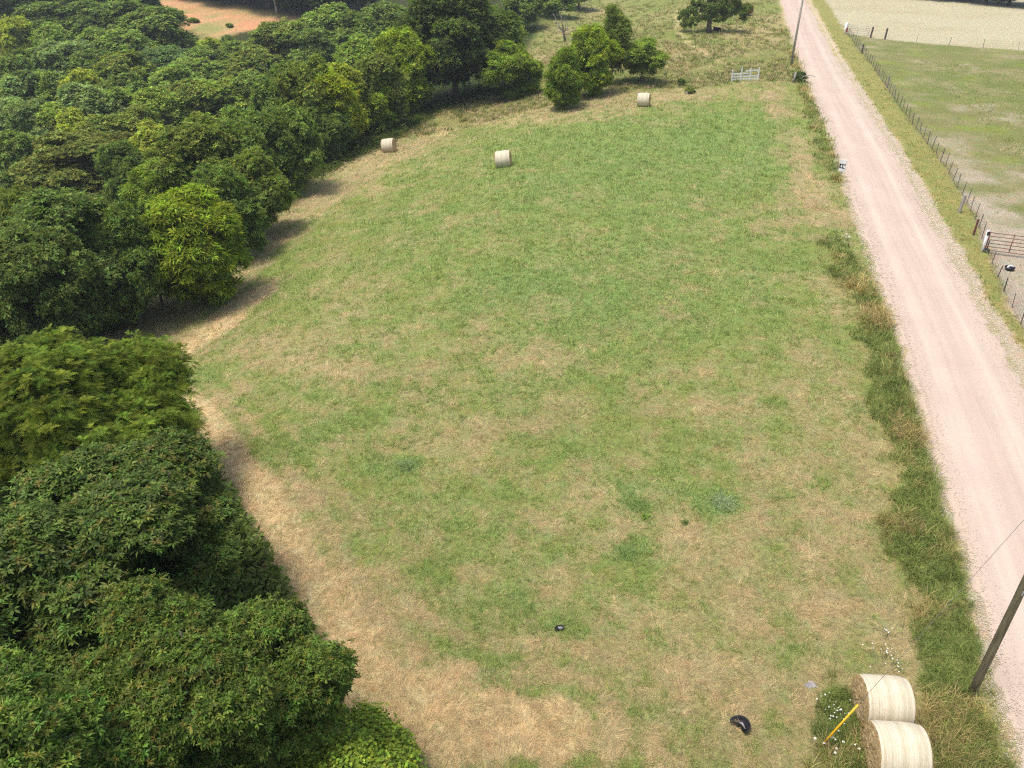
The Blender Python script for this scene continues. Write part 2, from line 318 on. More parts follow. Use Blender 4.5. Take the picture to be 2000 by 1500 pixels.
def road_mat():
    m = N('gravel', .95, .15); a = m.noise(.35, 6, .65); b = m.noise(28, 4, .8); u = m.n.new('ShaderNodeUVMap'); 
    mp = m.n.new('ShaderNodeMapping'); m.t.links.new(u.outputs[0], mp.inputs[0]); mp.inputs['Scale'].default_value = (1.0, .02, 1)
    ru = m.n.new('ShaderNodeTexNoise'); m.t.links.new(mp.outputs[0], ru.inputs[0]); ru.inputs['Scale'].default_value = 3.2; ru.inputs['Detail'].default_value = 5
    c = m.ramp(a, [(.3, (.465, .370, .298)), (.7, (.505, .408, .332))])
    c = m.mixc(1, c, m.ramp(ru.outputs[0], [(.33, (.94, .935, .93)), (.5, (1, 1, 1)), (.66, (1.06, 1.055, 1.04))]), 'MULTIPLY')
    c = m.mixc(1, c, m.ramp(b, [(.25, (.82, .81, .8)), (.5, (1, 1, 1)), (.75, (1.14, 1.13, 1.1))]), 'MULTIPLY')
    sx = m.n.new('ShaderNodeSeparateXYZ'); m.t.links.new(u.outputs[0], sx.inputs[0]); wu = m.math('ADD', m.math('MULTIPLY', m.math('ADD', sx.outputs[0], m.math('MULTIPLY', m.noise(.22, 3, .5), .5)), .18), .455)
    c = m.mixc(1, c, m.ramp(wu, [(.0, (.93, .91, .86)), (.22, (.97, .97, .96)), (.30, (1.07, 1.065, 1.05)), (.38, (.97, .96, .95)), (.5, (.94, .93, .91)), (.60, (.98, .97, .96)), (.69, (1.07, 1.065, 1.05)), (.77, (.97, .97, .96)), (1, (.91, .89, .84))]), 'MULTIPLY')
    vo = m.n.new('ShaderNodeTexVoronoi'); vo.inputs['Scale'].default_value = 9; m.t.links.new(m.tc.outputs['Object'], vo.inputs[0])
    c = m.mixc(m.ramp(vo.outputs['Distance'], [(.05, (.7, .7, .7)), (.16, (0, 0, 0))]), c, (.55, .47, .38))
    m.color(c); m.bump(b, .5, .012); return m.m
def leaf_mat(name, trans=.35, gloss=.25, rough=.5):
    m = N(name, rough, gloss); c = m.attr()
    oi = m.n.new('ShaderNodeObjectInfo'); c = m.mixc(1, c, oi.outputs['Color'], 'MULTIPLY'); m.color(c)
    tr = m.n.new('ShaderNodeBsdfTranslucent'); m.t.links.new(m.mixc(1, c, (1.25, 1.35, .55), 'MULTIPLY'), tr.inputs[0])
    mx = m.n.new('ShaderNodeMixShader'); mx.inputs[0].default_value = trans
    m.t.links.new(m.b.outputs[0], mx.inputs[1]); m.t.links.new(tr.outputs[0], mx.inputs[2]); m.t.links.new(mx.outputs[0], m.n['Material Output'].inputs[0]); return m.m
M_GROUND = ground_mat(); M_ROAD = road_mat(); M_LEAF = leaf_mat('leaves', .38, .1, .65); M_LEAFN = leaf_mat('glossy_leaves', .3, .2, .48); M_GRASS = leaf_mat('grass_blades', .3, .15, .6)
M_BARK = plain('bark', (.12, .095, .07), .9, .45, 6, 0, (3, 3, .6), .03); M_GREYWOOD = plain('weathered_wood', (.30, .27, .23), .9, .35, 5, 0, (4, 4, .5), .01)
M_POLE = plain('pole_wood', (.135, .115, .065), .85, .5, 5, 0, (5, 5, .35), .01); M_DEAD = plain('dead_wood', (.30, .26, .23), .9, .3, 4)
M_RUST = plain('rusty_pipe', (.15, .055, .045), .7, .35, 12); M_STEEL = plain('dark_steel', (.09, .07, .065), .6, .3, 12); M_GALV = plain('galvanised', (.42, .43, .44), .45, .15, 9, .5)
M_WHITE = plain('white_paint', (.74, .74, .71), .5, .12, 7); M_BLACK = plain('black_rubber', (.022, .022, .025), .4, .3, 6); M_YEL = plain('yellow_plastic', (.78, .42, .02), .4, .1, 6)
M_GREY = plain('grey_stone', (.28, .27, .28), .8, .35, 9, 0, None, .02); M_WIRE = plain('wire', (.22, .2, .19), .5, .2, 20, .6)
M_FLOWER = plain('white_petals', (.66, .66, .58), .6, .06, 20); M_REDP = plain('red_paint', (.33, .06, .05), .6, .2, 8)
# ------------------------------------------------------------------ ground sheet
def axis(c0, c1, st, o0, o1):
    a = list(np.arange(c0, c1, st)); s = st; v = c0
    while v > o0: s *= 1.07; v -= s; a.insert(0, v)
    s = st; v = a[-1]
    while v < o1: s *= 1.035; v += s; a.append(v)
    return np.array(a)
gx = axis(-26, 48, .28, -1500, 1500); gy = axis(4, 112, .3, -400, 1800)
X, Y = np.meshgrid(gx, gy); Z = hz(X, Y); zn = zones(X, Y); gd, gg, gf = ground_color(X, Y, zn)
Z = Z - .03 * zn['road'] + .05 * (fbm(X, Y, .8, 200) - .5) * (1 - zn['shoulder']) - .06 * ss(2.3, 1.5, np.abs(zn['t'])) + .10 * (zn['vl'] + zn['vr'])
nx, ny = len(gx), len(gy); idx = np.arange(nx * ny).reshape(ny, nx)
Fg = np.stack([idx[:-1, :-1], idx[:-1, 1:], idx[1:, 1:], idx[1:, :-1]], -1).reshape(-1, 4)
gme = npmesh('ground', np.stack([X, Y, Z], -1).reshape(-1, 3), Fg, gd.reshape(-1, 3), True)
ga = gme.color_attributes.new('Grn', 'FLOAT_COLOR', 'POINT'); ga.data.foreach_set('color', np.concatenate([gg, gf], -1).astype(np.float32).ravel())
g = link('ground', gme, M_GROUND); tag(g, 'patchy mown hay field of green and straw coloured grass', 'field', kind='structure')
# road
ys = np.concatenate([np.arange(-60, 10, 1.5), np.arange(10, 120, .3), np.arange(120, 500, 2)]); us = np.linspace(-2.75, 2.75, 34)
RYm, U = np.meshgrid(ys, us, indexing='ij'); RXm = road_c(RYm) + U / .968
wv = (fbm(RXm, RYm, .5, 210) - .5)
zr = hz(RXm, RYm) + .035 + .03 * (1 - (U / 2.4) ** 2) - .16 * ss(2.15, 2.7, np.abs(U) + wv * 1.0) + .012 * np.cos(U * 5.2) 
idr = np.arange(RXm.size).reshape(RXm.shape); Fr = np.stack([idr[:-1, :-1], idr[:-1, 1:], idr[1:, 1:], idr[1:, :-1]], -1).reshape(-1, 4)
me = npmesh('road', np.stack([RXm, RYm, zr], -1).reshape(-1, 3), Fr, None, True)
uv = me.uv_layers.new(name='UVMap'); uvv = np.stack([U, RYm], -1).reshape(-1, 2)[Fr.ravel()]; uv.data.foreach_set('uv', uvv.astype(np.float32).ravel())
tag(link('gravel_road', me, M_ROAD), 'pale pinkish gravel road running away along the field', 'road', kind='structure')
# ------------------------------------------------------------------ grass
def blades(P, az, lean, L, Wd, col, base_dark=1.0, bend=False, K=None):
    """thin blades: P roots, az direction, lean from vertical, L length, Wd width"""
    n = len(P); d = np.stack([np.cos(az) * np.sin(lean), np.sin(az) * np.sin(lean), np.cos(lean)], -1)
    s = np.stack([-np.sin(az), np.cos(az), np.zeros(n)], -1); rot = RNG.uniform(-.6, .6, n)[:, None]; s = s + rot * d; s /= np.linalg.norm(s, axis=1)[:, None]
    if not bend:
        V = np.stack([P - s * Wd[:, None] * .5, P + s * Wd[:, None] * .5, P + d * L[:, None]], 1)
        Fc = np.arange(n * 3).reshape(n, 3); C = np.repeat(col[:, None], 3, 1)
    else:
        m = P + d * L[:, None] * .55; l2 = np.clip(lean + .7, 0, 2.0); d2 = np.stack([np.cos(az) * np.sin(l2), np.sin(az) * np.sin(l2), np.cos(l2)], -1)
        tip = m + d2 * L[:, None] * .5
        V = np.stack([P - s * Wd[:, None] * .4, P + s * Wd[:, None] * .4, m - s * Wd[:, None] * .5, m + s * Wd[:, None] * .5, tip], 1)
        b = np.arange(n)[:, None] * 5; Fc = np.concatenate([b + [[0, 1, 3]], b + [[0, 3, 2]], b + [[2, 3, 4]]], 0); C = np.repeat(col[:, None], 5, 1)
    return V.reshape(-1, 3), Fc, C.reshape(-1, 3)
def scatter(n, r0, r1, a0=-48, a1=48):
    r = r0 * (r1 / r0) ** RNG.random(n); a = np.radians(RNG.uniform(a0, a1, n)); return r * np.sin(a), r * np.cos(a), r
def grass_field(n, k):
    x, y, r = scatter(n, 9.5, 125); z = zones(x, y); u = RNG.random(n)
    ok = (z['shoulder'] < .5) & (z['wood'] < .6) & (z['vl'] < .5) & (z['vr'] < .5) & (z['hay'] < .5) & ~((z['pad'] > .5) & (u < .45 + .5 * (x - fence_x(y) < 6)))
    x, y, r = x[ok], y[ok], r[ok]; z = {a: b[ok] for a, b in z.items()}; n = len(x)
    g = z['g']; b = z['b']; n1 = fbm(x, y, .55, 130)
    lush = np.clip(.1 + g * .95 + .12 * z['b'] + 1.1 * (n1 - .5) - .3 * z['track'], 0, 1.2); isg = RNG.random(n) < np.clip(lush * .95, .10, .92)
    isg = np.where(z['meadow'] > .5, RNG.random(n) < .5 * fbm(x, y, 6, 132) + .22, isg); isg = np.where(z['pad'] > .5, RNG.random(n) < .8, isg)
    big = isg & (n1 * .75 + b * .45 + .2 * RNG.random(n) > .66) & (z['meadow'] < .5)     # coarse crab-grass clumps
    gcol = mix(mix(OLV, GRN, np.clip(g * 1.2 + .2, 0, 1)[:, None]), BGRN, np.clip(b * .7 + .2 * big, 0, 1)[:, None]) * (RNG.uniform(.5, 1.5, n) + .4 * big)[:, None]
    tcol = mix(PINK, STRAW, RNG.random(n)[:, None] ** .8) * RNG.uniform(.55, 1.35, n)[:, None]
    col = np.where(isg[:, None], gcol, tcol); col[:, 0] *= RNG.uniform(.9, 1.15, n)
    lng = ~isg & (RNG.random(n) < .22 + .3 * z['track'] + .25 * (g < .3)); col = np.where(lng[:, None], col * 1.25, col)
    lod = np.clip(r / 22, .8, 4.0)
    L0 = np.where(big, RNG.uniform(.10, .24, n), np.where(isg, RNG.uniform(.05, .12, n), RNG.uniform(.07, .20, n))) * (1 + .8 * z['meadow'] + 1.3 * lng) * lod ** .35
    W0 = np.where(big, .016, np.where(isg, .009, .0065)) * lod
    rep = lambda q: np.repeat(q, k, 0)
    sp = rep(.05 * lod); N_ = n * k
    px = rep(x) + RNG.normal(0, 1, N_) * sp; py = rep(y) + RNG.normal(0, 1, N_) * sp
    P = np.stack([px, py, hz(px, py) + .02], -1)
    lean = np.where(rep(isg), RNG.uniform(.2, 1.15, N_), RNG.uniform(.9, 1.5, N_))
    azc = rep(fbm(x, y, 1.1, 133) * 12.6 + RNG.normal(0, .5, n)) + RNG.normal(0, .35, N_); azr = RNG.uniform(0, 2 * math.pi, N_)
    return blades(P, np.where(rep(lng), azc, azr), lean, rep(L0) * RNG.uniform(.6, 1.3, N_), rep(W0), rep(col) * RNG.uniform(.8, 1.2, N_)[:, None])
V, Fc, C = grass_field(270000, 6)
tag(link('grass', npmesh('grass', V, Fc, C), M_GRASS), 'short mown grass and dry straw covering the field', 'grass', kind='stuff')
def tall_grass(n, k, key):
    x, y, r = scatter(n, 9.5, 150, -5, 50); z = zones(x, y)
    ok = (z[key] > .45); x, y, r = x[ok], y[ok], r[ok]; n = len(x); n1 = fbm(x, y, 1.3, 140); n2 = fbm(x, y, .5, 145)
    lod = np.clip(r / 26, .8, 4); tone = RNG.uniform(.55, 1.5, n)
    gr = mix(np.array((.125, .175, .04)), np.array((.245, .285, .075)), n2[:, None] ** 1.3); yl = np.array((.36, .32, .11)); br = np.array((.38, .27, .13))
    f = n1 + .35 * (RNG.random(n) - .5) - .10 * (y < 17)
    if key == 'vl': col = np.where((f > .58)[:, None], mix(yl, br, RNG.random(n)[:, None]), gr); H = RNG.uniform(.35, .85, n) * (.5 + .9 * n1)
    else: f = f + .22 * (1 - np.clip((fence_x(y) - x) / 1.8, 0, 1.4)); f = .53 - (f - .53) * -1; col = np.where((f > .62)[:, None], mix(yl, br, .5 * RNG.random(n)[:, None]), gr * 1.25); H = RNG.uniform(.15, .32, n)
    H = H * np.where(y < 19, .72, 1)
    rep = lambda q: np.repeat(q, k, 0); N_ = n * k; sp = rep(.07 * lod)
    px = rep(x) + RNG.normal(0, 1, N_) * sp; py = rep(y) + RNG.normal(0, 1, N_) * sp; P = np.stack([px, py, hz(px, py)], -1)
    az = rep(RNG.uniform(0, 6.28, n)) + RNG.normal(0, .8, N_)
    return blades(P, az, RNG.uniform(.05, .95, N_), rep(H) * RNG.uniform(.6, 1.2, N_), rep(.016 * lod), rep(col * tone[:, None]) * RNG.uniform(.75, 1.3, N_)[:, None], bend=True)
for key, nm, lb, n in (('vl', 'tall_grass', 'tall dark green grass strip between field and gravel road', 150000), ('vr', 'verge_grass', 'yellow green roadside grass between gravel road and wire fence', 90000)):
    V, Fc, C = tall_grass(n, 7, key); tag(link(nm, npmesh(nm, V, Fc, C), M_GRASS), lb, 'grass', kind='stuff')
def weeds(n):
    x, y, r = scatter(n, 80, 230, -12, 30); z = zones(x, y); ok = ((z['meadow'] > .6) & (z['t'] < -3.4) & (z['wood'] < .5) & (z['track'] < .3) & (fbm(x, y, 3.5, 160) > .42)) | (z['red'] > .6) & (RNG.random(n) < .2); x, y = x[ok], y[ok]; n = len(x); k = 8
    q = fbm(x, y, 2.5, 161)[:, None]; col = np.where(RNG.random((n, 1)) < .55, mix(np.array((.13, .18, .04)), np.array((.24, .27, .08)), q), mix(np.array((.30, .22, .12)), np.array((.46, .38, .22)), RNG.random((n, 1)))) * RNG.uniform(.6, 1.3, (n, 1))
    rep = lambda a: np.repeat(a, k, 0); N_ = n * k; px = rep(x) + RNG.normal(0, .16, N_); py = rep(y) + RNG.normal(0, .16, N_)
    return blades(np.stack([px, py, hz(px, py)], -1), RNG.uniform(0, 6.28, N_), RNG.uniform(.05, .9, N_), rep(RNG.uniform(.15, .55, n)), np.full(N_, .06), rep(col), bend=True)
V, Fc, C = weeds(30000); tag(link('meadow_weeds', npmesh('meadow_weeds', V, Fc, C), M_GRASS), 'rough unmown weeds and grass in the upper meadow', 'weeds', kind='stuff')
# loose stones on the shoulders
def stones(n):
    y = 11 * (110 / 11) ** RNG.random(n); t = np.where(RNG.random(n) < .6, RNG.uniform(2.2, 3.3, n), -RNG.uniform(2.1, 2.8, n)) + RNG.normal(0, .12, n)
    t = np.where(RNG.random(n) < .25, RNG.uniform(-2.3, 2.3, n), t); x = road_c(y) + t / .968; s = RNG.uniform(.008, .024, n) * np.clip(y / 26, 1, 2)
    o = np.array([(1, 0, 0), (-1, 0, 0), (0, 1, 0), (0, -1, 0), (0, 0, .8)], float); V = o[None] * s[:, None, None] * RNG.uniform(.6, 1.4, (n, 5, 1)); a = RNG.uniform(0, 6.28, n)
    ca, sa = np.cos(a)[:, None], np.sin(a)[:, None]; V = np.stack([V[..., 0] * ca - V[..., 1] * sa, V[..., 0] * sa + V[..., 1] * ca, V[..., 2]], -1)
    zz = hz(x, y) + np.where(np.abs(t) < 2.2, .06, .02); V = V + np.stack([x, y, zz], -1)[:, None]
    b = np.arange(n)[:, None] * 5; Fc = np.concatenate([b + [[0, 2, 4]], b + [[2, 1, 4]], b + [[1, 3, 4]], b + [[3, 0, 4]]], 0)
    c = mix(np.array((.42, .35, .27)), np.array((.56, .48, .39)), RNG.random(n)[:, None]); return V.reshape(-1, 3), Fc, np.repeat(c, 5, 0)
V, Fc, C = stones(45000); mm = N('stones', .9); mm.color(mm.attr()); tag(link('loose_gravel', npmesh('loose_gravel', V, Fc, C), mm.m), 'loose pale stones scattered along the road edges', 'gravel', kind='stuff')
# ------------------------------------------------------------------ trees
def sph(rng, n, up=0.0):
    v = rng.normal(0, 1, (n, 3)); v[:, 2] += up; return v / np.linalg.norm(v, axis=1)[:, None]
def crown_lobes(rng, R, zc, rz, nl, rrr=(.42, .86), lr=(.20, .38), sub=8, taper=.45):
    """lobe centres/radii on an ellipsoid shell, each covered in smaller sub-lobes"""
    d = sph(rng, nl, .1); rr = rng.uniform(*rrr, nl)[:, None]; c = d * rr * np.array([R, R, rz]); tp = np.clip(1 - taper * c[:, 2] / rz, .5, 1.2)[:, None]; c[:, :2] *= tp; c[:, 2] += zc
    r = rng.uniform(*lr, nl) * R * (1.15 - .35 * rr[:, 0]); C = [c]; Rr = [r]
    for i in range(nl):
        dd = sph(rng, sub, .35); C.append(c[i] + dd * r[i] * .82); Rr.append(rng.uniform(.28, .5, sub) * r[i])
    return c, r, np.concatenate(C[1:]), np.concatenate(Rr[1:])
def shell_points(rng, c, r, sc, sr, n, tuft=.17, per=9):
    """leaf positions gathered in small tufts over the sub-lobes, a few tufts shooting out of the crown"""
    m = max(n // per, 50); w_ = sr ** 1.7; i = rng.choice(len(sr), m, p=w_ / w_.sum()); d = sph(rng, m, .3); k = rng.uniform(.6, 1.12, m) + (.95 if per > 20 else .6) * rng.random(m) ** 5 - .3 * rng.random(m) ** 3 * (per > 10)
    tc = sc[i] + d * (sr[i] * k)[:, None]; keep = np.ones(m, bool)
    for cc, q in zip(c, r): keep &= np.linalg.norm(tc - cc, axis=1) > .78 * q
    for cc, q in zip(sc, sr): keep &= np.linalg.norm(tc - cc, axis=1) > .5 * q
    tc, d = tc[keep], d[keep]; j = rng.integers(0, len(tc), int(n * .62)); e = rng.normal(0, 1, (len(j), 3)); e[:, 2] *= .8
    shell_points.tone = rng.uniform(.62, 1.3, len(tc))[j]
    p = tc[j] + e * tuft; dd = d[j] + .45 * e; return p, dd / np.linalg.norm(dd, axis=1)[:, None]
def shell_points_old(rng, c, r, sc, sr, n):
    w_ = sr ** 2; i = rng.choice(len(sr), n, p=w_ / w_.sum()); d = sph(rng, n, .35); p = sc[i] + d * (sr[i] * (rng.uniform(.62, 1.08, n) + .35 * rng.random(n) ** 6))[:, None]
    keep = np.ones(n, bool)
    for cc, q in zip(c, r): keep &= np.linalg.norm(p - cc, axis=1) > .80 * q
    for cc, q in zip(sc, sr): keep &= np.linalg.norm(p - cc, axis=1) > .55 * q
    return p[keep], d[keep]
def rosettes(rng, p, d, k, L, Wd, col, tipcol=None, spread=(.5, 1.35), droop=.25, jit=.0):
    """k leaves around each point p with axis d; every leaf a folded rhombus of two faces"""
    n = len(p); a = np.cross(d, [0, 0, 1.0]) + 1e-4; a /= np.linalg.norm(a, axis=1)[:, None]; b = np.cross(d, a)
    th = (rng.uniform(0, 6.28, n)[:, None] + np.arange(k)[None] * 6.283 / k + rng.normal(0, .3, (n, k))).ravel(); ph = rng.uniform(*spread, n * k)
    rp = lambda q: np.repeat(q, k, 0); A, B, D = rp(a), rp(b), rp(d)
    dr = (A * np.cos(th)[:, None] + B * np.sin(th)[:, None]) * np.sin(ph)[:, None] + D * np.cos(ph)[:, None]; dr[:, 2] -= droop; dr /= np.linalg.norm(dr, axis=1)[:, None]
    sd_ = np.cross(dr, D) + rng.normal(0, .25, dr.shape); sd_ /= np.linalg.norm(sd_, axis=1)[:, None]
    l = L * rng.uniform(.6, 1.25, n * k)[:, None]; w2 = Wd * rng.uniform(.7, 1.25, n * k)[:, None] * .5; P = rp(p) + rng.normal(0, jit + 1e-6, (n * k, 3)) + dr * l * .08
    up = np.cross(sd_, dr); mid = P + dr * l * .55
    V = np.stack([P, mid + sd_ * w2 + up * w2 * .35, P + dr * l + np.array([0, 0, -.15]) * l, mid - sd_ * w2 + up * w2 * .35], 1)
    f = np.arange(n * k)[:, None] * 4; Fc = np.concatenate([f + [[0, 1, 2]], f + [[0, 2, 3]]], 0)
    c = rp(col) * rng.uniform(.7, 1.35, n * k)[:, None]
    Cc = np.repeat(c[:, None], 4, 1)
    if tipcol is not None:
        m = rp((rng.random(n) < .26)[:, None] * rng.uniform(.3, 1, (n, 1))); Cc[:, 0] = mix(Cc[:, 0], tipcol, m)
    return V.reshape(-1, 3), Fc, Cc.reshape(-1, 3)
def fronds(rng, p, d, k, L, lw, pairs, col):
    """compound leaves: k drooping fronds around p, each with paired leaflets"""
    n = len(p); a = np.cross(d, [0, 0, 1.0]) + 1e-4; a /= np.linalg.norm(a, axis=1)[:, None]; b = np.cross(d, a); m = n * k
    th = (rng.uniform(0, 6.28, n)[:, None] + np.arange(k)[None] * 6.283 / k + rng.normal(0, .3, (n, k))).ravel(); ph = rng.uniform(.5, 1.3, m); rp = lambda q: np.repeat(q, k, 0)
    A, B, D = rp(a), rp(b), rp(d); dr = (A * np.cos(th)[:, None] + B * np.sin(th)[:, None]) * np.sin(ph)[:, None] + D * np.cos(ph)[:, None]; dr /= np.linalg.norm(dr, axis=1)[:, None]
    sd_ = np.cross(dr, D); sd_ /= np.linalg.norm(sd_, axis=1)[:, None]; l = L * rng.uniform(.7, 1.2, m)[:, None]; col = rp(col) * rng.uniform(.75, 1.3, m)[:, None]; V = []; 
    for q in range(pairs):
        t = .15 + .85 * q / (pairs - 1); e = math.sin(math.pi * (.2 + .72 * t)) ; o = rp(p) + dr * l * t + np.array([0, 0, -.45]) * l * t * t
        for s in (-1, 1):
            tip = o + (sd_ * s + dr * .55) * l * lw * e; V.append(np.stack([o - dr * l * .035, tip, o + dr * l * .05], 1))
    V = np.stack(V, 1).reshape(-1, 3); return V, np.arange(len(V)).reshape(-1, 3), np.repeat(col, 2 * pairs * 3, 0)
def limb_mesh(rng, base_r, H, c, lean=(0, 0)):
    b = MB(); zt = max(.5 * H, float(np.min(c[:, 2]))); top = Vector((lean[0], lean[1], zt))
    pts = [Vector((0, 0, -.3)), Vector((lean[0] * .1, lean[1] * .1, .25)), Vector((lean[0] * .4, lean[1] * .4, zt * .5)), top, Vector((lean[0] * 1.1, lean[1] * 1.1, H * .86))]
    b.tube(pts, [base_r * 1.45, base_r * 1.05, base_r * .85, base_r * .6, base_r * .12], 9)
    for q in c:
        q = Vector(q); z0 = min(zt, max(.18 * H, q.z - .45 * math.hypot(q.x, q.y) - .4)) ; f = z0 / zt; s = Vector((lean[0] * f, lean[1] * f, z0))
        m1 = s.lerp(q, .45) + Vector((0, 0, -.08 * H * rng.random())); b.tube([s, m1, q], [base_r * .42, base_r * .26, base_r * .08], 6)
        for _ in range(3):
            e = q + Vector(sph(rng, 1, .3)[0]) * base_r * 5; b.tube([m1.lerp(q, .6), e], [base_r * .14, base_r * .04], 4)
    return b
PROTO = {}
def make_proto(key, seed, R, H, low, nl, nros, style, col, base_r=.16, rr=(.42, .86), lr=(.20, .38), taper=.45):
    """one tree model: trunk mesh + crown mesh; R crown radius, H height, low = crown bottom share"""
    rng = np.random.default_rng(seed); zc = H * (1 + low) / 2; rz = H * (1 - low) / 2; low_ = low
    c, r, sc, sr = crown_lobes(rng, R * .92, zc, rz * .88, nl, rrr=rr, lr=lr, taper=taper, sub=9 if nros < 6000 else 14)
    p, d = shell_points(rng, c, r, sc, sr, nros, {'oak': .15, 'frond': .22, 'vine': .11, 'far': .20}.get(style, .17), {'oak': 26, 'frond': 24, 'vine': 10, 'far': 12, 'mid': 13}.get(style, 9))
    axis_ = d * .55 + np.array([0, 0, .75]) + rng.normal(0, .25, d.shape); axis_ /= np.linalg.norm(axis_, axis=1)[:, None]
    cv = np.array(col) * (.62 + .85 * rng.random((len(p), 1)) ** 1.4); cv[:, 0] *= rng.uniform(.8, 1.25, len(p)); cv *= shell_points.tone[:, None]
    if style == 'far': V, Fc, C = rosettes(rng, p, axis_, 4, .25, .15, cv, spread=(.5, 1.45))
    elif style == 'mid': V, Fc, C = rosettes(rng, p, axis_, 6, .17, .08, cv, spread=(.4, 1.4))
    elif style == 'star': V, Fc, C = rosettes(rng, p, axis_, 7, .30, .065, cv, spread=(.6, 1.3), droop=.35)
    elif style == 'oak': V, Fc, C = rosettes(rng, p, axis_, 7, .135, .048, cv, np.array((.34, .22, .055)), spread=(.35, 1.45), droop=.3)
    elif style == 'vine': V, Fc, C = rosettes(rng, p, axis_, 4, .105, .09, cv, spread=(.6, 1.5), jit=.06)
    elif style == 'frond': V, Fc, C = fronds(rng, p, axis_, 6, .28, .27, 7, cv)
    crown = npmesh('crown_' + key, V, Fc, C); crown.materials.append(M_LEAFN if style in ('oak', 'vine') else M_LEAF)
    lb = limb_mesh(rng, base_r, H, c); me = bpy.data.meshes.new('trunk_' + key); bmesh.ops.recalc_face_normals(lb.bm, faces=lb.bm.faces[:]); lb.bm.to_mesh(me); lb.bm.free()
    for q in me.polygons: q.use_smooth = True
    me.materials.append(M_BARK); PROTO[key] = (me, crown, R, H)
OAKC = (.092, .148, .024)
for i in range(6): make_proto('far%d' % i, 100 + i, 3.0, 8.5, .0, 30 + 3 * (i % 3), 24000, 'far', (.20, .265, .062))
for i in range(4): make_proto('mid%d' % i, 200 + i, 3.0, 7.5, -.02, 32 + 3 * i, 36000, 'mid', (.185, .25, .056))
for i in range(3): make_proto('star%d' % i, 300 + i, 2.7, 6.5, -.02, 28 + 3 * i, 17000, 'star', (.185, .25, .036))
make_proto('lone0', 350, 2.8, 6.5, -.02, 46, 30000, 'star', (.185, .245, .034), .15, (.35, .80), (.24, .36), .30)
make_proto('thin0', 330, 2.2, 6.0, .22, 20, 5200, 'star', (.20, .265, .05), .09)
make_proto('thin1', 331, 2.2, 6.5, .10, 22, 7000, 'star', (.19, .25, .05), .10)
make_proto('oak0', 400, 3.4, 9.5, .20, 22, 92000, 'oak', OAKC, .2, (.45, .95), (.16, .30), .35); make_proto('oak1', 401, 3.4, 9.5, .20, 24, 92000, 'oak', (.098, .158, .024), .2, (.45, .95), (.16, .30), .35)
make_proto('frond0', 410, 3.9, 8.5, .12, 24, 32000, 'frond', (.15, .215, .034), .16)
make_proto('vine0', 420, 2.3, 3.2, .0, 18, 40000, 'vine', (.135, .205, .026), .06)
def tree(name, key, base, wid, H, label, cat='tree', group=None, tint=(1, 1, 1), rz=None):
    tm, cm, R, H0 = PROTO[key]; rz = random.uniform(0, 6.28) if rz is None else rz
    r = empty(name, base, label, cat, group, rz); r.scale = (wid / (2 * R), wid / (2 * R), H / H0)
    for nm, me in (('trunk', tm), ('crown', cm)):
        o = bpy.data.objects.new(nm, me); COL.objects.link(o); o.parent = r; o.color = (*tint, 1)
    return r
T_DK = (.86, .94, .88); T_OL = (1.08, 1.02, .88); T_BR = (1.35, 1.35, 1.0); T_MD = (1.02, 1.08, 1); T_PL = (1.15, 1.2, 1.6); T_YL = (1.75, 1.55, .9); T_LG = (1.25, 1.32, 1.15)
TINTW = {T_DK: 'dark green', T_OL: 'olive green', T_BR: 'bright green', T_MD: 'mid green', T_PL: 'pale bluish green', T_YL: 'yellow green', T_LG: 'light green'}
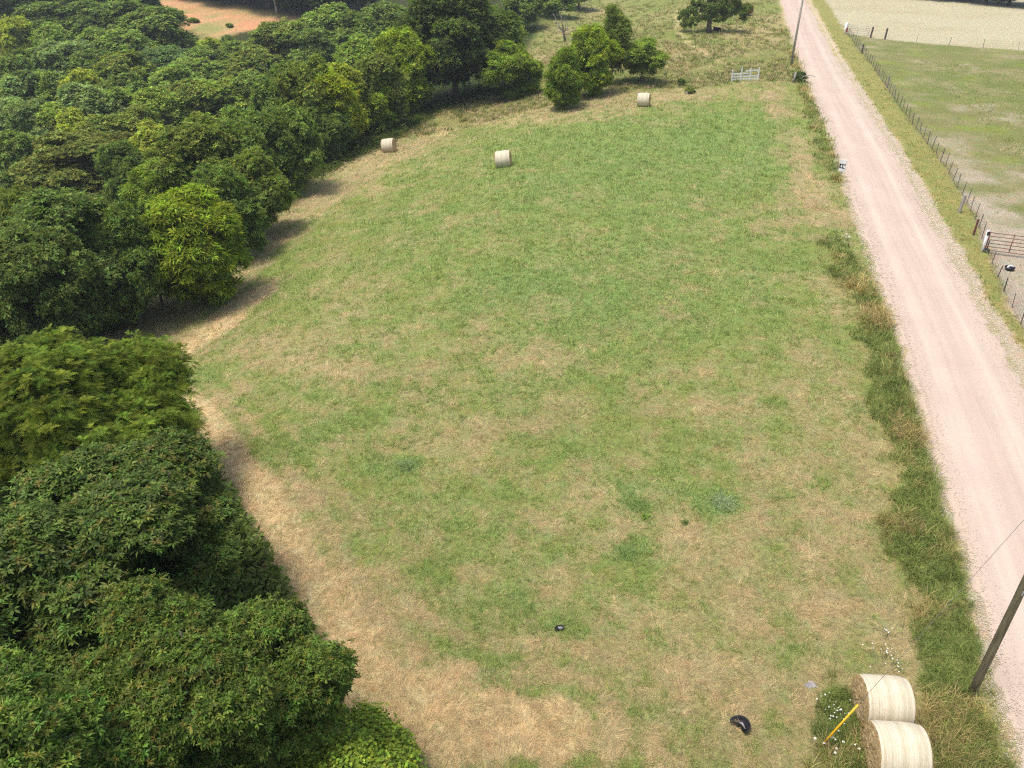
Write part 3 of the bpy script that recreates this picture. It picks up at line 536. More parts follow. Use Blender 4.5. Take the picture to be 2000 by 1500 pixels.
# woods: px, row of the top, crown width in px, height (m), tint, model class, label
WL = [
 (17, 18, 60, 11, T_YL, 'far', 'pointed yellow green tree in the top left corner'),
 (75, -5, 110, 10, T_DK, 'far', 'dark tree at the top edge, just right of the yellow green corner tree'),
 (165, -8, 100, 10, T_DK, 'far', 'dark tree cut by the top edge, halfway to the red field'),
 (245, -10, 110, 10, T_MD, 'far', 'green tree cut by the top edge, second left of the red field'),
 (300, 0, 115, 11, T_MD, 'far', 'round green tree standing against the left end of the red field'),
 (95, 38, 75, 10, T_LG, 'far', 'small light green crown below the dark trees of the top edge'),
 (115, 65, 110, 10, T_PL, 'far', 'wide pale bluish crown in the upper left woods'),
 (175, 45, 80, 10, T_MD, 'far', 'small mid green crown right of the wide pale bluish one'),
 (235, 48, 110, 10, T_LG, 'far', 'light green crown left below the tree at the red field'),
 (20, 92, 85, 10, T_MD, 'far', 'mid green crown at the left edge under the pointed yellow tree'),
 (168, 85, 95, 10, T_DK, 'far', 'dark crown in the middle of the upper left woods'),
 (220, 92, 110, 10, T_OL, 'far', 'olive crown left of the dark bluish tree by the red field'),
 (318, 82, 95, 8, (.8, .95, 1.25), 'far', 'dark bluish low tree just under the red field'),
 (95, 128, 80, 10, T_MD, 'far', 'mid green crown above the pale trees at the left edge'),
 (150, 125, 95, 10, T_YL, 'far', 'yellowish crown amid dark ones in the upper left woods'),
 (35, 130, 100, 10, T_PL, 'far', 'pale bluish crown touching the left edge, upper of two'),
 (235, 128, 95, 10, T_DK, 'far', 'dark crown left of the bright crowns in mid woods'),
 (325, 118, 95, 9, T_LG, 'far', 'light green crown below the dark bluish low tree'),
 (372, 102, 85, 8, T_LG, 'far', 'light green crown under the left part of the red field'),
 (385, 84, 80, 8, T_MD, 'far', 'mid green tree covering the foot of the red field, left of the yellowish one'),
 (462, 74, 85, 8, T_MD, 'far', 'mid green tree covering the foot of the red field, right of the narrow dark one'),
 (410, 68, 70, 8, T_YL, 'far', 'small yellow green tree in front of the red field'),
 (440, 60, 40, 8, T_DK, 'far', 'narrow dark tree beside the small yellow green one at the red field'),
 (490, 85, 100, 9, T_OL, 'far', 'olive tree at the right end of the red field'),
 (542, 24, 110, 12, T_OL, 'far', 'tall olive tree rising over the right end of the red field'),
 (600, 45, 90, 11, T_DK, 'far', 'dark tree right of the tall olive one'),
 (640, 0, 100, 11, T_LG, 'far', 'light green tree at the top edge above the dark one'),
 (690, 15, 90, 11, T_MD, 'far', 'mid green tree at the top edge left of the huge dark one'),
 (755, -8, 100, 11, T_DK, 'far', 'dark tree at the top edge directly left of the huge dark one'),
 (165, 152, 115, 10, T_PL, 'far', 'broad pale bluish crown left of mid woods'),
 (45, 175, 90, 10, T_PL, 'far', 'pale bluish crown touching the left edge, lower of two'),
 (85, 192, 90, 9, T_BR, 'far', 'bright green crown near the left edge'),
 (130, 208, 85, 9, T_YL, 'far', 'yellow green crown near the left edge, right of the bright green one'),
 (228, 162, 100, 9, T_LG, 'far', 'light green crown in the heart of the woods'),
 (290, 160, 100, 9, T_BR, 'far', 'bright green crown in the heart of the woods'),
 (352, 150, 90, 9, T_OL, 'far', 'olive crown in the heart of the woods'),
 (420, 140, 110, 9, T_BR, 'far', 'wide bright green crown below the small yellow tree of the red field'),
 (480, 130, 95, 9, T_MD, 'far', 'mid green crown below the olive tree at the red field end'),
 (540, 112, 90, 10, T_DK, 'far', 'dark crown below the tall olive tree'),
 (600, 102, 115, 10, T_OL, 'mid', 'large olive crown with a browned top'),
 (655, 105, 90, 9, T_YL, 'far', 'yellow green tree right of the browned olive crown'),
 (700, 60, 95, 10, T_LG, 'far', 'light green tree left of the tall lit edge tree'),
 (735, 85, 80, 9, T_OL, 'far', 'olive crown tucked left of the tall lit edge tree'),
 (195, 212, 100, 9, T_OL, 'far', 'olive crown above the brownish oaks on the left'),
 (258, 198, 95, 9, T_OL, 'far', 'olive crown left of the yellow topped one'),
 (282, 232, 95, 8, T_YL, 'far', 'small tree with a yellow top in front of the olive ones'),
 (372, 216, 165, 9, T_OL, 'mid', 'big brownish olive tree in the centre of the woods'),
 (456, 205, 120, 8.5, T_MD, 'mid', 'mid green tree right of the big brownish olive one'),
 (508, 190, 95, 8.5, T_DK, 'far', 'dark crown behind the edge trees, right of centre'),
 (560, 195, 100, 8, T_MD, 'mid', 'mid green edge tree above the small round one'),
 (20, 245, 100, 9, T_MD, 'far', 'mid green crown on the left edge above the brownish oak'),
 (135, 248, 200, 9, (1.0, .86, .8), 'mid', 'wide brownish olive oak on the left'),
 (222, 262, 85, 8, T_DK, 'mid', 'dark crown right of the wide brownish oak'),
 (305, 305, 120, 6.5, T_MD, 'star', 'vine covered green tree behind the lone walnut'),
 (415, 305, 120, 7.5, T_DK, 'mid', 'dark tree behind the lone walnut, to its upper right'),
 (482, 282, 110, 7, T_OL, 'mid', 'olive edge tree left of the small round one'),
 (15, 345, 120, 9, T_OL, 'mid', 'olive tree on the left edge above the big dark oak'),
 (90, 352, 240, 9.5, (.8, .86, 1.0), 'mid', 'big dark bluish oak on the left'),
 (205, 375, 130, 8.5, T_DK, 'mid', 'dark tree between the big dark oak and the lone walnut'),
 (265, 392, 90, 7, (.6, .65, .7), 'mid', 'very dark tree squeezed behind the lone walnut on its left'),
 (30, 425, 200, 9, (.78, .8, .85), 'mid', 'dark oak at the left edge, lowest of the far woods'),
]
for i, (px, py, wp, H, tint, cls, lb) in enumerate(WL):
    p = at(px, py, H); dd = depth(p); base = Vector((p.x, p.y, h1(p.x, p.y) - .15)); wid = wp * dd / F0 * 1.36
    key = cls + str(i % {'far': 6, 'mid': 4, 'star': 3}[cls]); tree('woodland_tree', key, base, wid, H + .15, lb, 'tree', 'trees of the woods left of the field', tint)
# trees whose foot can be seen: px, foot row, top row, width px
TL = [
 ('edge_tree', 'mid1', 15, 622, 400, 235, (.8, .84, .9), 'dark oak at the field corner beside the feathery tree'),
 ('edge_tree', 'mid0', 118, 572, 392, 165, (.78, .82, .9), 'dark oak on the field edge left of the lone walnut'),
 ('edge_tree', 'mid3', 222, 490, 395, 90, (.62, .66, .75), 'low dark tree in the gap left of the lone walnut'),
 ('walnut_tree', 'lone0', 400, 592, 364, 188, (1.3, 1.3, .9), 'lone bright yellow green walnut standing out on the field'),
 ('edge_tree', 'mid2', 434, 420, 345, 80, T_DK, 'small dark tree right above the lone walnut'),
 ('edge_tree', 'mid1', 502, 378, 290, 95, T_OL, 'low olive edge tree left of the small round one'),
 ('edge_tree', 'star1', 554, 343, 265, 92, T_MD, 'small round green tree on the field edge'),
 ('edge_tree', 'mid0', 632, 312, 195, 110, T_DK, 'dark edge tree right of the small round one'),
 ('edge_tree', 'star2', 660, 296, 130, 120, T_YL, 'tall yellow green edge tree above the left hay bale'),
 ('edge_tree', 'star0', 728, 256, 118, 115, T_BR, 'bright edge tree directly above the left hay bale'),
 ('edge_tree', 'star1', 795, 222, 48, 120, T_BR, 'tallest lit tree on the edge, left of the huge dark one'),
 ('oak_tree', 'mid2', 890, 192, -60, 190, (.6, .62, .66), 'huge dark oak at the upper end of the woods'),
 ('oak_tree', 'mid3', 955, 172, 0, 110, T_DK, 'dark oak right beside the huge one'),
 ('young_tree', 'mid0', 985, 140, 28, 95, T_BR, 'bright tree behind the left young tree'),
 ('young_tree', 'star0', 1000, 193, 76, 112, (1.25, 1.3, 1.2), 'left young tree, open and broad, of the upper row'),
 ('young_tree', 'star1', 1098, 214, 88, 80, T_MD, 'young tree with a forked grey trunk, lowest of the upper row'),
 ('young_tree', 'star1', 1152, 188, 44, 98, T_BR, 'tall bright young tree casting a dark shadow'),
 ('young_tree', 'thin1', 1194, 165, 0, 68, (.95, .95, 1.0), 'dark airy tree behind the tall bright one'),
 ('young_tree', 'thin1', 1252, 162, 66, 88, T_LG, 'small open tree at the right end of the upper row'),
 ('far_tree', 'far0', 1085, 34, -40, 70, T_LG, 'green tree at the top edge above the dead tree'),
 ('far_tree', 'far3', 1020, 60, -40, 70, T_MD, 'green tree at the top edge behind the dark oak'),
 ('far_tree', 'far2', 1130, 18, -60, 70, T_DK, 'dark tree at the top edge right of the dead tree'),
]
for nm, key, px, fy, ty, wp, tint, lb in TL:
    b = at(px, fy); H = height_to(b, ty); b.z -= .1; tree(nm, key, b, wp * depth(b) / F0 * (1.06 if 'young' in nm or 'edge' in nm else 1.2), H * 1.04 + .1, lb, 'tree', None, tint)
# near trees, seen from above: position, width, height
NRZ = {(-6.95, 11.5): 2.2, (-11.1, 15.9): 0.6}
NL = [
 ('walnut_tree', 'frond0', (-15.8, 23.6), 9.0, 8.2, (1.15, 1.1, .9), 'feathery yellow green tree left of the field, nearest of its kind'),
 ('walnut_tree', 'frond0', (-20.5, 24.5), 7.0, 8.8, (1.15, 1.1, .9), 'feathery tree cut by the left edge of the picture'),
 ('oak_tree', 'oak0', (-11.1, 15.9), 9.0, 7.8, (1, 1, 1), 'broad oak with browned twig tips in front of the feathery tree'),
 ('oak_tree', 'oak1', (-6.95, 11.5), 5.7, 7.9, (1.08, 1.08, 1), 'big near oak reaching over the straw track'),
 ('oak_tree', 'oak1', (-12.3, 12.6), 7.2, 8.2, (.9, .95, .95), 'dark oak between the broad oak and the left edge'),
 ('oak_tree', 'oak0', (-9.7, 8.5), 6.2, 8.8, (1.25, 1.35, 1.2), 'lighter oak in the bottom left corner'),
 ('oak_tree', 'oak0', (-8.6, 7.4), 4.6, 6.6, (1.1, 1.1, 1), 'low oak cut by the bottom edge, left of the vine thicket'),
 ('vine_thicket', 'vine0', tuple(at(660, 1545, 1.0)[:2]), 4.8, 2.3, (1.45, 1.35, 1), 'bright broad leaved vine thicket at the bottom edge'),
]
for nm, key, (x, y), wd, H, tint, lb in NL:
    tree(nm, key, (x, y, h1(x, y) - .1), wd, H, lb, 'tree' if nm != 'vine_thicket' else 'bush', None, tint, NRZ.get((x, y)))
# far row behind the red field and behind the hay field
for i, (px, py) in enumerate(((385, -14), (432, -4), (478, 4), (522, 12), (566, 20), (610, 26), (655, 30), (700, 32), (345, -25))):
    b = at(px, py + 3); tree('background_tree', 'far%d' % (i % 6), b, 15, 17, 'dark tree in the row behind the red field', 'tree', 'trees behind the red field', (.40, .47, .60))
for i, (px, py) in enumerate(((1790, -9), (1835, -3), (1880, 1), (1925, 5), (1970, 9), (2015, 12))):
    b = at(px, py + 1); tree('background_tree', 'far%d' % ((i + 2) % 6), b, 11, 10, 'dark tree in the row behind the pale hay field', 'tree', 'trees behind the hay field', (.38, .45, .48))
for i, (px, py) in enumerate(((-10, -50), (60, -60), (130, -55), (200, -60), (265, -48))):
    p = at(px, py, 10); tree('woodland_tree', 'far%d' % (i % 6), (p.x, p.y, h1(p.x, p.y)), 9.5, 10, 'dark tree crowding the top edge left of the red field', 'tree', 'trees at the top edge left of the red field', T_DK)
# spreading tree near the road
def spreading():
    b = at(1385, 63); s = depth(b) / F0; rng = np.random.default_rng(77); r = empty('spreading_tree', b, 'low spreading tree with a short dark trunk in the upper meadow', 'tree')
    lob = [(-52, 20, 20), (-38, 24, 22), (-22, 30, 20), (-8, 34, 18), (4, 46, 22), (22, 34, 22), (38, 38, 26), (50, 46, 24), (30, 58, 24), (-5, 60, 20), (58, 30, 18), (-30, 38, 18), (12, 28, 14)]
    c = np.array([(a * s, rng.uniform(-20, 20) * s, q * s * 1.12) for a, q, w_ in lob]); rr = np.array([w_ * s * .62 for a, q, w_ in lob]); SCc = []; SR = []
    for cc, q in zip(c, rr): SCc.append(cc + sph(rng, 9, .2) * q * .8); SR.append(rng.uniform(.3, .5, 9) * q)
    p, d = shell_points(rng, c, rr, np.concatenate(SCc), np.concatenate(SR), 5200); V, Fc, C = rosettes(rng, p, d, 5, .34, .17, np.full((len(p), 3), (.14, .19, .04)))
    o = link('crown', npmesh('crown', V, Fc, C), M_LEAF, r); m = MB(); m.tube([(0, 0, -.2), (-.1, 0, .8), (-.2, 0, 2.2), (.1, 0, 3.6)], [.5, .38, .34, .18], 9)
    for cc in c: m.tube([(-.2, 0, 1.9), Vector((-.2, 0, 2.1)).lerp(Vector(cc), .5) + Vector((0, 0, .2)), Vector(cc)], [.18, .12, .04], 6)
    m.build('trunk', M_BARK, r, True)
    m = MB(); m.tube([(.5, -.6, 2.6), (1.3, -.9, 3.6), (1.8, -.9, 5.6)], [.10, .09, .03], 6); m.tube([(1.3, -.9, 3.6), (2.2, -1.1, 4.1)], [.06, .02], 5); m.build('dead_branch', M_DEAD, r, True)
spreading()
def dead_tree():
    b = at(1104, 82); s = depth(b) / F0; r = empty('dead_tree', b, 'bare grey dead tree beyond the young trees', 'tree'); rng = random.Random(5)
    m = MB(); m.tube([(0, 0, -.2), (-.2, 0, .9), (-.5, 0, 1.8)], [.22, .17, .12], 8); m.build('trunk', M_BARK, r, True); m = MB()
    for a, q in ((-28, 20), (-24, 44), (-14, 48), (-8, 52), (-18, 30), (2, 34), (8, 26), (-4, 40), (12, 14)):
        e = Vector((a * s, rng.uniform(-1, 1), q * s * 1.15)); st = Vector((-.3, 0, rng.uniform(.7, 1.7))); mid = st.lerp(e, .5) + Vector((rng.uniform(-.3, .3), 0, -.1)); m.tube([st, mid, e], [.09, .055, .02], 5)
        for _ in range(4): k = mid.lerp(e, rng.random()); m.tube([k, k + Vector((rng.uniform(-.6, .6), rng.uniform(-.5, .5), rng.uniform(.1, .7)))], [.03, .01], 4)
    m.build('branch', M_DEAD, r, True)
dead_tree()
b = at(541, 26); m = MB(); m.tube([(0, 0, -.3), (-.3, 0, 6), (-.8, 0, 13)], [.22, .18, .08], 8)
m.tube([(-.3, 0, 6), (.8, 0, 9)], [.08, .03], 6); tag(m.build('bare_trunk', plain('pale_bark', (.62, .60, .55), .8), None, True, b), 'bare white trunk before the dark trees behind the red field', 'tree trunk')
# shrubs and weeds
def shrub(name, px, py, wp, hm, label, tint, key='thin1', cat='bush'):
    b = at(px, py); b.z -= .05; tree(name, key, b, wp * depth(b) / F0, hm, label, cat, None, tint)
shrub('shrub', 1560, 160, 34, 1.3, 'dark green shrub beside the gravel road past the leaning post', (.65, .7, .9), 'far1')
shrub('shrub', 1330, 167, 20, .9, 'small shrub left of the white broken gate', (.9, .9, 1), 'far2'); shrub('shrub', 1347, 182, 24, .7, 'small shrub growing round a stump on the upper field edge', (1.3, 1.2, 1), 'far3')
shrub('bush', 380, 44, 20, 1.1, 'dark bush on the slope of the red field, left of two', T_LG, 'far5'); shrub('bush', 448, 53, 16, .9, 'dark bush on the slope of the red field, right of two', T_LG, 'far0')
shrub('brush', 1455, 30, 30, 2.2, 'reddish brown brush right of the spreading tree', (1.3, .75, .8), 'far4')
# undergrowth along the wood edge
def floor_cover(n):
    x, y, r = scatter(n, 7, 190, -55, 12); z = zones(x, y); ok = (z['wood'] > .6) & (z['red'] < .3); x, y, r = x[ok], y[ok], r[ok]; n = len(x)
    P = np.column_stack([x, y, hz(x, y) + RNG.random(n) * 1.6 * fbm(x, y, 2, 151)]); cv = mix(np.array((.08, .12, .03)), np.array((.16, .21, .05)), fbm(x, y, 1.5, 152)[:, None]) * RNG.uniform(.7, 1.3, (n, 1)); k = np.clip(r / 40, .6, 2.2)
    return rosettes(RNG, P, sph(RNG, n, 1.5), 4, .30, .14, cv)
V, Fc, C = floor_cover(90000); tag(link('forest_floor_plants', npmesh('forest_floor_plants', V, Fc, C), M_LEAF), 'low leafy plants covering the ground under the woods', 'undergrowth', kind='stuff')
def under(n):
    i = RNG.integers(0, len(EDGE) - 1, n); t = RNG.random(n)[:, None]; E_ = np.array(EDGE); p = E_[i] * (1 - t) + E_[i + 1] * t + RNG.normal(0, 1, (n, 2)) * .8 + np.array([-.9, .35])
    P = np.column_stack([p, hz(p[:, 0], p[:, 1]) + RNG.random(n) * .8 * fbm(p[:, 0], p[:, 1], 1.5, 150)]); d = sph(RNG, n, 1.0); q = RNG.random((n, 1)); cv = mix(np.array((.055, .085, .02)), np.array((.13, .16, .04)), q)
    return rosettes(RNG, P, d, 4, .26, .08, cv)
V, Fc, C = under(16000); o = tag(link('undergrowth', npmesh('undergrowth', V, Fc, C), M_LEAF), 'dark weedy undergrowth along the foot of the woods', 'undergrowth', kind='stuff')
# ------------------------------------------------------------------ hay bales
def bale_mats():
    m = N('net_wrap', .75, .2); a = m.noise(7, 4, .6, (9, 1, 1)); b = m.noise(3, 4, .7); st = m.noise(5, 2, .5, (3, .05, .05)); f = m.noise(70, 2, .6)
    c = m.ramp(a, [(.3, (.48, .43, .31)), (.6, (.62, .565, .46))]); c = m.mixc(m.ramp(b, [(.45, (0, 0, 0)), (.75, (.6, .6, .6))]), c, (.54, .43, .33))
    c = m.mixc(1, c, m.ramp(st, [(.35, (.84, .84, .76)), (.6, (1.08, 1.06, 1.04))]), 'MULTIPLY'); c = m.mixc(1, c, m.ramp(f, [(.3, (.85, .85, .8)), (.7, (1.12, 1.12, 1.1))]), 'MULTIPLY'); m.color(c); m.bump(m.noise(5, 4, .6, (9, 1, 1)), .5, .02)
    h = N('bale_hay', .95, .1); n = h.noise(11, 5, .75, (1, 1, 1), dist=1.5); h.color(h.ramp(n, [(.3, (.24, .15, .065)), (.5, (.48, .35, .18)), (.7, (.64, .50, .29))])); h.bump(n, 1, .05); return m.m, h.m
M_NET, M_HAY = bale_mats()
def bale_proto(label):
    r = empty('hay_bale', (0, 0, 0), label, 'hay bale', 'round hay bales'); R, L = .73, 1.26; rng = np.random.default_rng(3); n, k = 48, 15; V = []
    for i in range(k):
        u = -L / 2 + L * i / (k - 1); e = 1 - .06 * (abs(2 * u / L)) ** 6
        for j in range(n):
            t = 2 * math.pi * j / n; rr = R * e * (1 + .010 * math.sin(3 * t + 1) + .006 * math.sin(u * 9)); z = rr * math.cos(t); z = max(z, -R * .93); V.append((u, rr * math.sin(t), z + R * .93))
    Fq = [(i * n + j, i * n + (j + 1) % n, (i + 1) * n + (j + 1) % n, (i + 1) * n + j) for i in range(k - 1) for j in range(n)]
    me = npmesh('wrap', np.array(V), np.array(Fq), None, True); link('net_wrap', me, M_NET, r)
    for s in (-1, 1):
        m = MB(); bm = m.bm; c0 = bm.verts.new((s * (L / 2 + .03), 0, R * .93)); prev = None
        for q in range(1, 9):
            rr0 = R * .95 * q / 8; ring = [bm.verts.new((s * (L / 2 + (.05 if q < 7 else (.03 if q == 7 else -.01)) + rng.normal(0, .012)), rr0 * math.sin(t), max(rr0 * math.cos(t), -R * .925) + R * .93)) for t in [2 * math.pi * j / 36 for j in range(36)]]
            for j in range(36):
                if prev: bm.faces.new((prev[j], prev[(j + 1) % 36], ring[(j + 1) % 36], ring[j]))
                else: bm.faces.new((c0, ring[j], ring[(j + 1) % 36]))
            prev = ring
        o = m.build('end_face', M_HAY, r)
        # loose hay sticking out
        nn = 900; t = rng.uniform(0, 6.283, nn); q = R * .98 * np.sqrt(rng.random(nn)); P = np.stack([np.full(nn, s * (L / 2 + .03)), q * np.sin(t), np.maximum(q * np.cos(t), -R * .9) + R * .93], -1)
        dv = rng.normal(0, 1, (nn, 3)); dv[:, 0] = s * np.abs(dv[:, 0]) * .45; dv /= np.linalg.norm(dv, axis=1)[:, None]; sdv = np.cross(dv, rng.normal(0, 1, (nn, 3))); sdv /= np.linalg.norm(sdv, axis=1)[:, None]
        l = rng.uniform(.06, .2, nn)[:, None]; V2 = np.stack([P - sdv * .004, P + sdv * .004, P + dv * l], 1).reshape(-1, 3); cc = mix(np.array((.30, .18, .07)), np.array((.58, .44, .22)), rng.random((nn, 1)))
        o2 = link('loose_hay', npmesh('loose_hay', V2, np.arange(nn * 3).reshape(-1, 3), np.repeat(cc, 3, 0)), M_GRASS, o)
    return r
BL = [(1713, 1398, -4, .97, 0, 'upper of the two near hay bales beside the wooden pole'), (1738, 1496, -5, 1.0, 0, 'lower of the two near hay bales, cut by the bottom edge'), (985, 325, -5, .95, -8, 'pale hay bale alone in the middle of the green field'),
      (762, 296, -10, .94, -9, 'hay bale near the wooded edge of the field'), (1257, 207, -16, .94, -3, 'farthest hay bale, below the young trees')]
pr = None
for i, (px, py, a, s, tl, lb) in enumerate(BL):
    o = bale_proto(lb) if pr is None else copy_tree(pr); pr = pr or o; p = at(px, py)
    o.location = (p.x, p.y, p.z - .02); o.rotation_euler = (0, math.radians(tl), math.radians(a)); o.scale = (s, s, s); o['label'] = lb
# the pole, its guy wire
b = at(1895, 1360); r = empty('utility_pole', b, 'weathered wooden utility pole standing between the near bales and the road', 'pole')
m = MB(); m.tube([(0, 0, -.4), (0, 0, 1), (.02, 0, 4), (0, 0, 10)], [.118, .112, .102, .08], 16); m.build('shaft', M_POLE, r, True)
m = MB(); m.box((.0, -.108, 4.3), .05, .02, .16, bev=.004); m.build('bracket', M_GALV, r)
top = b + Vector((-.1, 0, 8.6)); an = at(1598, 1463); r = empty('guy_wire', an, 'thin guy wire with a yellow guard running over the near hay bale', 'guy wire'); d = top - an
m = MB(); m.tube([(0, 0, -.1), d * .01, d], .006, 6); m.build('wire', M_WIRE, r); u = d.normalized(); m = MB(); m.tube([u * .05, u * 1.0, u * 1.75], [.03, .026, .026], 10); m.build('guard', M_YEL, r, True)
m = MB(); m.tube([u * -.1, u * .12], .02, 6); m.box((0, 0, .02), .10, .10, .06, bev=.01); m.build('anchor', M_STEEL, r)
b = at(1545, 128); r = empty('utility_pole', b, 'slim grey utility pole beside the far stretch of road', 'pole'); m = MB(); m.tube([(0, 0, -.3), (.0, 0, 4), (.05, 0, 9.2)], [.15, .13, .10], 12); m.build('shaft', M_GREYWOOD, r, True)
m = MB(); m.box((0, -.13, 7.2), .08, .04, .3, bev=.01); m.build('bracket', M_GALV, r)
# ------------------------------------------------------------------ fences
def along(pts, step):
    out = []; rem = 0
    for (ax, ay), (bx, by) in zip(pts[:-1], pts[1:]):
        L = math.hypot(bx - ax, by - ay); t = rem
        while t < L: out.append((ax + (bx - ax) * t / L, ay + (by - ay) * t / L)); t += step
        rem = t - L
    return out
def fence(name, pts, step, hgt, label, special=(), wires=7, steelh=1.15):
    o0 = Vector((pts[0][0], pts[0][1], h1(*pts[0]))); r = empty(name, o0, label, 'fence'); ps = along(pts, step); rng = random.Random(4)
    m0 = MB(); m0.tube([(0, 0, -.3), (0, 0, steelh)], .022, 6); m0.box((0, .02, steelh / 2), .03, .03, steelh * .95); m0.bm.transform(Matrix.Identity(4)); first = m0.build('steel_post', M_STEEL, r, False)
    w0 = None
    for i, (x, y) in enumerate(ps):
        q = Vector((x, y, h1(x, y))) - o0; o = first if i == 0 else first.copy()
        if i: COL.objects.link(o)
        o.parent = r; o.location = q; o.rotation_euler = (rng.uniform(-.07, .07) + .03, rng.uniform(-.09, .12), rng.uniform(0, 3)); o.scale = (1, 1, rng.uniform(.93, 1.07))
    for (x, y, rad, hh, mat, nm, lbl) in special:
        q = Vector((x, y, h1(x, y))) - o0; m = MB(); m.tube([(0, 0, -.2), (0, 0, hh * .5), (.02, 0, hh)], [rad, rad * .97, rad * .93], 10); o = m.build(nm, mat, r, False, q); o.rotation_euler = (rng.uniform(-.05, .05), rng.uniform(-.06, .1), 0)
        if lbl: o['label'] = lbl
    m = MB(); wp = along(pts, step)
    for k in range(wires):
        z = .12 + (hgt - .12) * k / (wires - 1); m.tube([Vector((x, y, h1(x, y) + z)) - o0 for x, y in wp], .0045, 4)
    if wires > 4:
        for x, y in along(pts, .35):
            q = Vector((x, y, h1(x, y))) - o0; m.tube([q + Vector((0, 0, .1)), q + Vector((0, 0, hgt - .05))], .0028, 3)
    m.build('wire_mesh', M_WIRE, r); return r
cut = [p for p in FENCE[:7]]; sp = []
for px, py, rad, hh, mt, nm, l in ((1872, 418, .11, 1.35, M_GREYWOOD, 'wooden_post', None), (1732, 172, .10, 1.3, M_GREYWOOD, 'wooden_post', None), (1900, 462, .07, 1.2, M_RUST, 'wooden_post', 'reddish leaning wooden post near the gate'), (1683, 105, .09, 1.2, M_STEEL, 'wooden_post', None), (1652, 66, .12, 1.6, M_WHITE, 'wooden_post', 'white corner post')):
    p = at(px, py); sp.append((p.x, p.y, rad, hh, mt, nm, l))
fence('wire_fence', FENCE[:7], 1.75, 1.05, 'long wire mesh fence of thin steel posts along the right roadside, beyond the gate', sp)
fence('wire_fence', [FENCE[6], FENCE[7], FENCE[8], FENCE[9]], 2.05, 1.0, 'short run of wire fence on steel posts nearer than the reddish gate', [], 5, .86)
fence('wire_fence', CROSS[2:], 4.3, 1.0, 'thin cross fence between the green paddock and the pale hay field', [(CROSS[1][0], CROSS[1][1], .13, 1.5, M_STEEL, 'wooden_post', None), (CROSS[2][0], CROSS[2][1], .13, 1.5, M_STEEL, 'wooden_post', None)], 4)
def gate(name, a, bb, hgt, bars, mat, label, posts=True, ups=1):
    a = Vector(a); bb = Vector(bb); d = bb - a; L = d.length; r = empty(name, a, label, 'gate'); m = MB(); u = d
    for k in range(bars):
        z = .22 + (hgt - .22) * k / (bars - 1); m.tube([Vector((0, 0, z)), u + Vector((0, 0, z))], .022, 8)
    m.build('rail', mat, r, True); m = MB()
    for k in range(ups + 2): q = u * (k / (ups + 1)); m.tube([q + Vector((0, 0, .2)), q + Vector((0, 0, hgt + .02))], .025, 8)
    m.build('upright', mat, r, True); return r
a = at(1922, 494); bb = at(2062, 512); g1 = gate('farm_gate', a, bb, 1.35, 6, M_RUST, 'reddish brown tube gate at the right edge of the picture', True, 2)
m = MB(); m.tube([(-.18, 0, -.2), (-.18, 0, 1.5)], .085, 12); m.build('gate_post', M_WHITE, g1, True); m = MB(); m.box((-.18, -.02, 1.32), .14, .16, .26, bev=.01); m.build('post_cap', M_BLACK, g1); m = MB(); m.box((-.1, -.1, .9), .1, .03, .04); m.box((-.1, -.1, .5), .1, .03, .04); m.build('hinge', M_REDP, g1)
a = at(1652, 68); bb = at(1695, 73); g2 = gate('farm_gate', a, bb, 1.45, 6, M_GALV, 'far silver gate beside the white and red post', True, 1); m = MB(); m.tube([(-.2, 0, -.2), (-.2, 0, 1.7)], .16, 12); m.build('gate_post', M_WHITE, g2, True); m = MB(); m.box((-.05, -.15, .7), .25, .1, .6, bev=.02); m.build('red_panel', M_REDP, g2)
# broken white gate
b = at(1427, 160); e = at(1480, 158); r = empty('white_gate', b, 'broken white slatted gate panel leaning in the weeds', 'gate'); u = e - b; u.z = 0; m = MB(); ang = math.atan2(u.y, u.x); L = u.length; R3 = Matrix.Rotation(ang, 3, 'Z')
for z, x0, x1 in ((.25, .0, .98), (.55, 0, .97), (.85, 0, .62), (1.15, .5, 1.0)):
    c = u * ((x0 + x1) / 2); m.box((c.x, c.y, z), L * (x1 - x0), .05, .15, R3)
m.build('rail', M_WHITE, r); m = MB()
for f, hh in ((.02, 1.35), (.35, 1.6), (.68, 1.4), (.99, 1.5)): m.box((u.x * f, u.y * f - .05, hh / 2), .13, .06, hh, R3)
m.build('picket', M_WHITE, r)
# old fence posts by the woods, leaning post
for px, py, hh, lb in ((871, 187, 1.5, 'pale thin post in front of the huge dark oak, left of two'), (916, 174, 1.5, 'pale thin post before the dark oaks, right of two, with a side peg')):
    p = at(px, py); m = MB(); m.tube([(0, 0, -.2), (0, 0, hh)], .05, 8); r = empty('old_post', p, lb, 'post')
    m.build('shaft', plain('pale_post', (.52, .5, .47), .8), r, True)
    m = MB(); m.tube([(0, 0, hh * .8), (.25, 0, hh * .85)], .025, 6); m.build('peg', M_GREYWOOD, r)
p = at(1549, 162); r = empty('leaning_post', p, 'grey wooden post with a fallen rail beside the dark roadside shrub', 'post'); m = MB(); m.tube([(0, 0, -.2), (.1, 0, 1.2)], .11, 9); m.build('shaft', M_GREYWOOD, r, True); m = MB(); m.tube([(.3, 0, .3), (1.4, -.2, .9), (2.3, -.4, .8)], [.06, .05, .03], 6); m.build('fallen_rail', M_GREYWOOD, r, True)
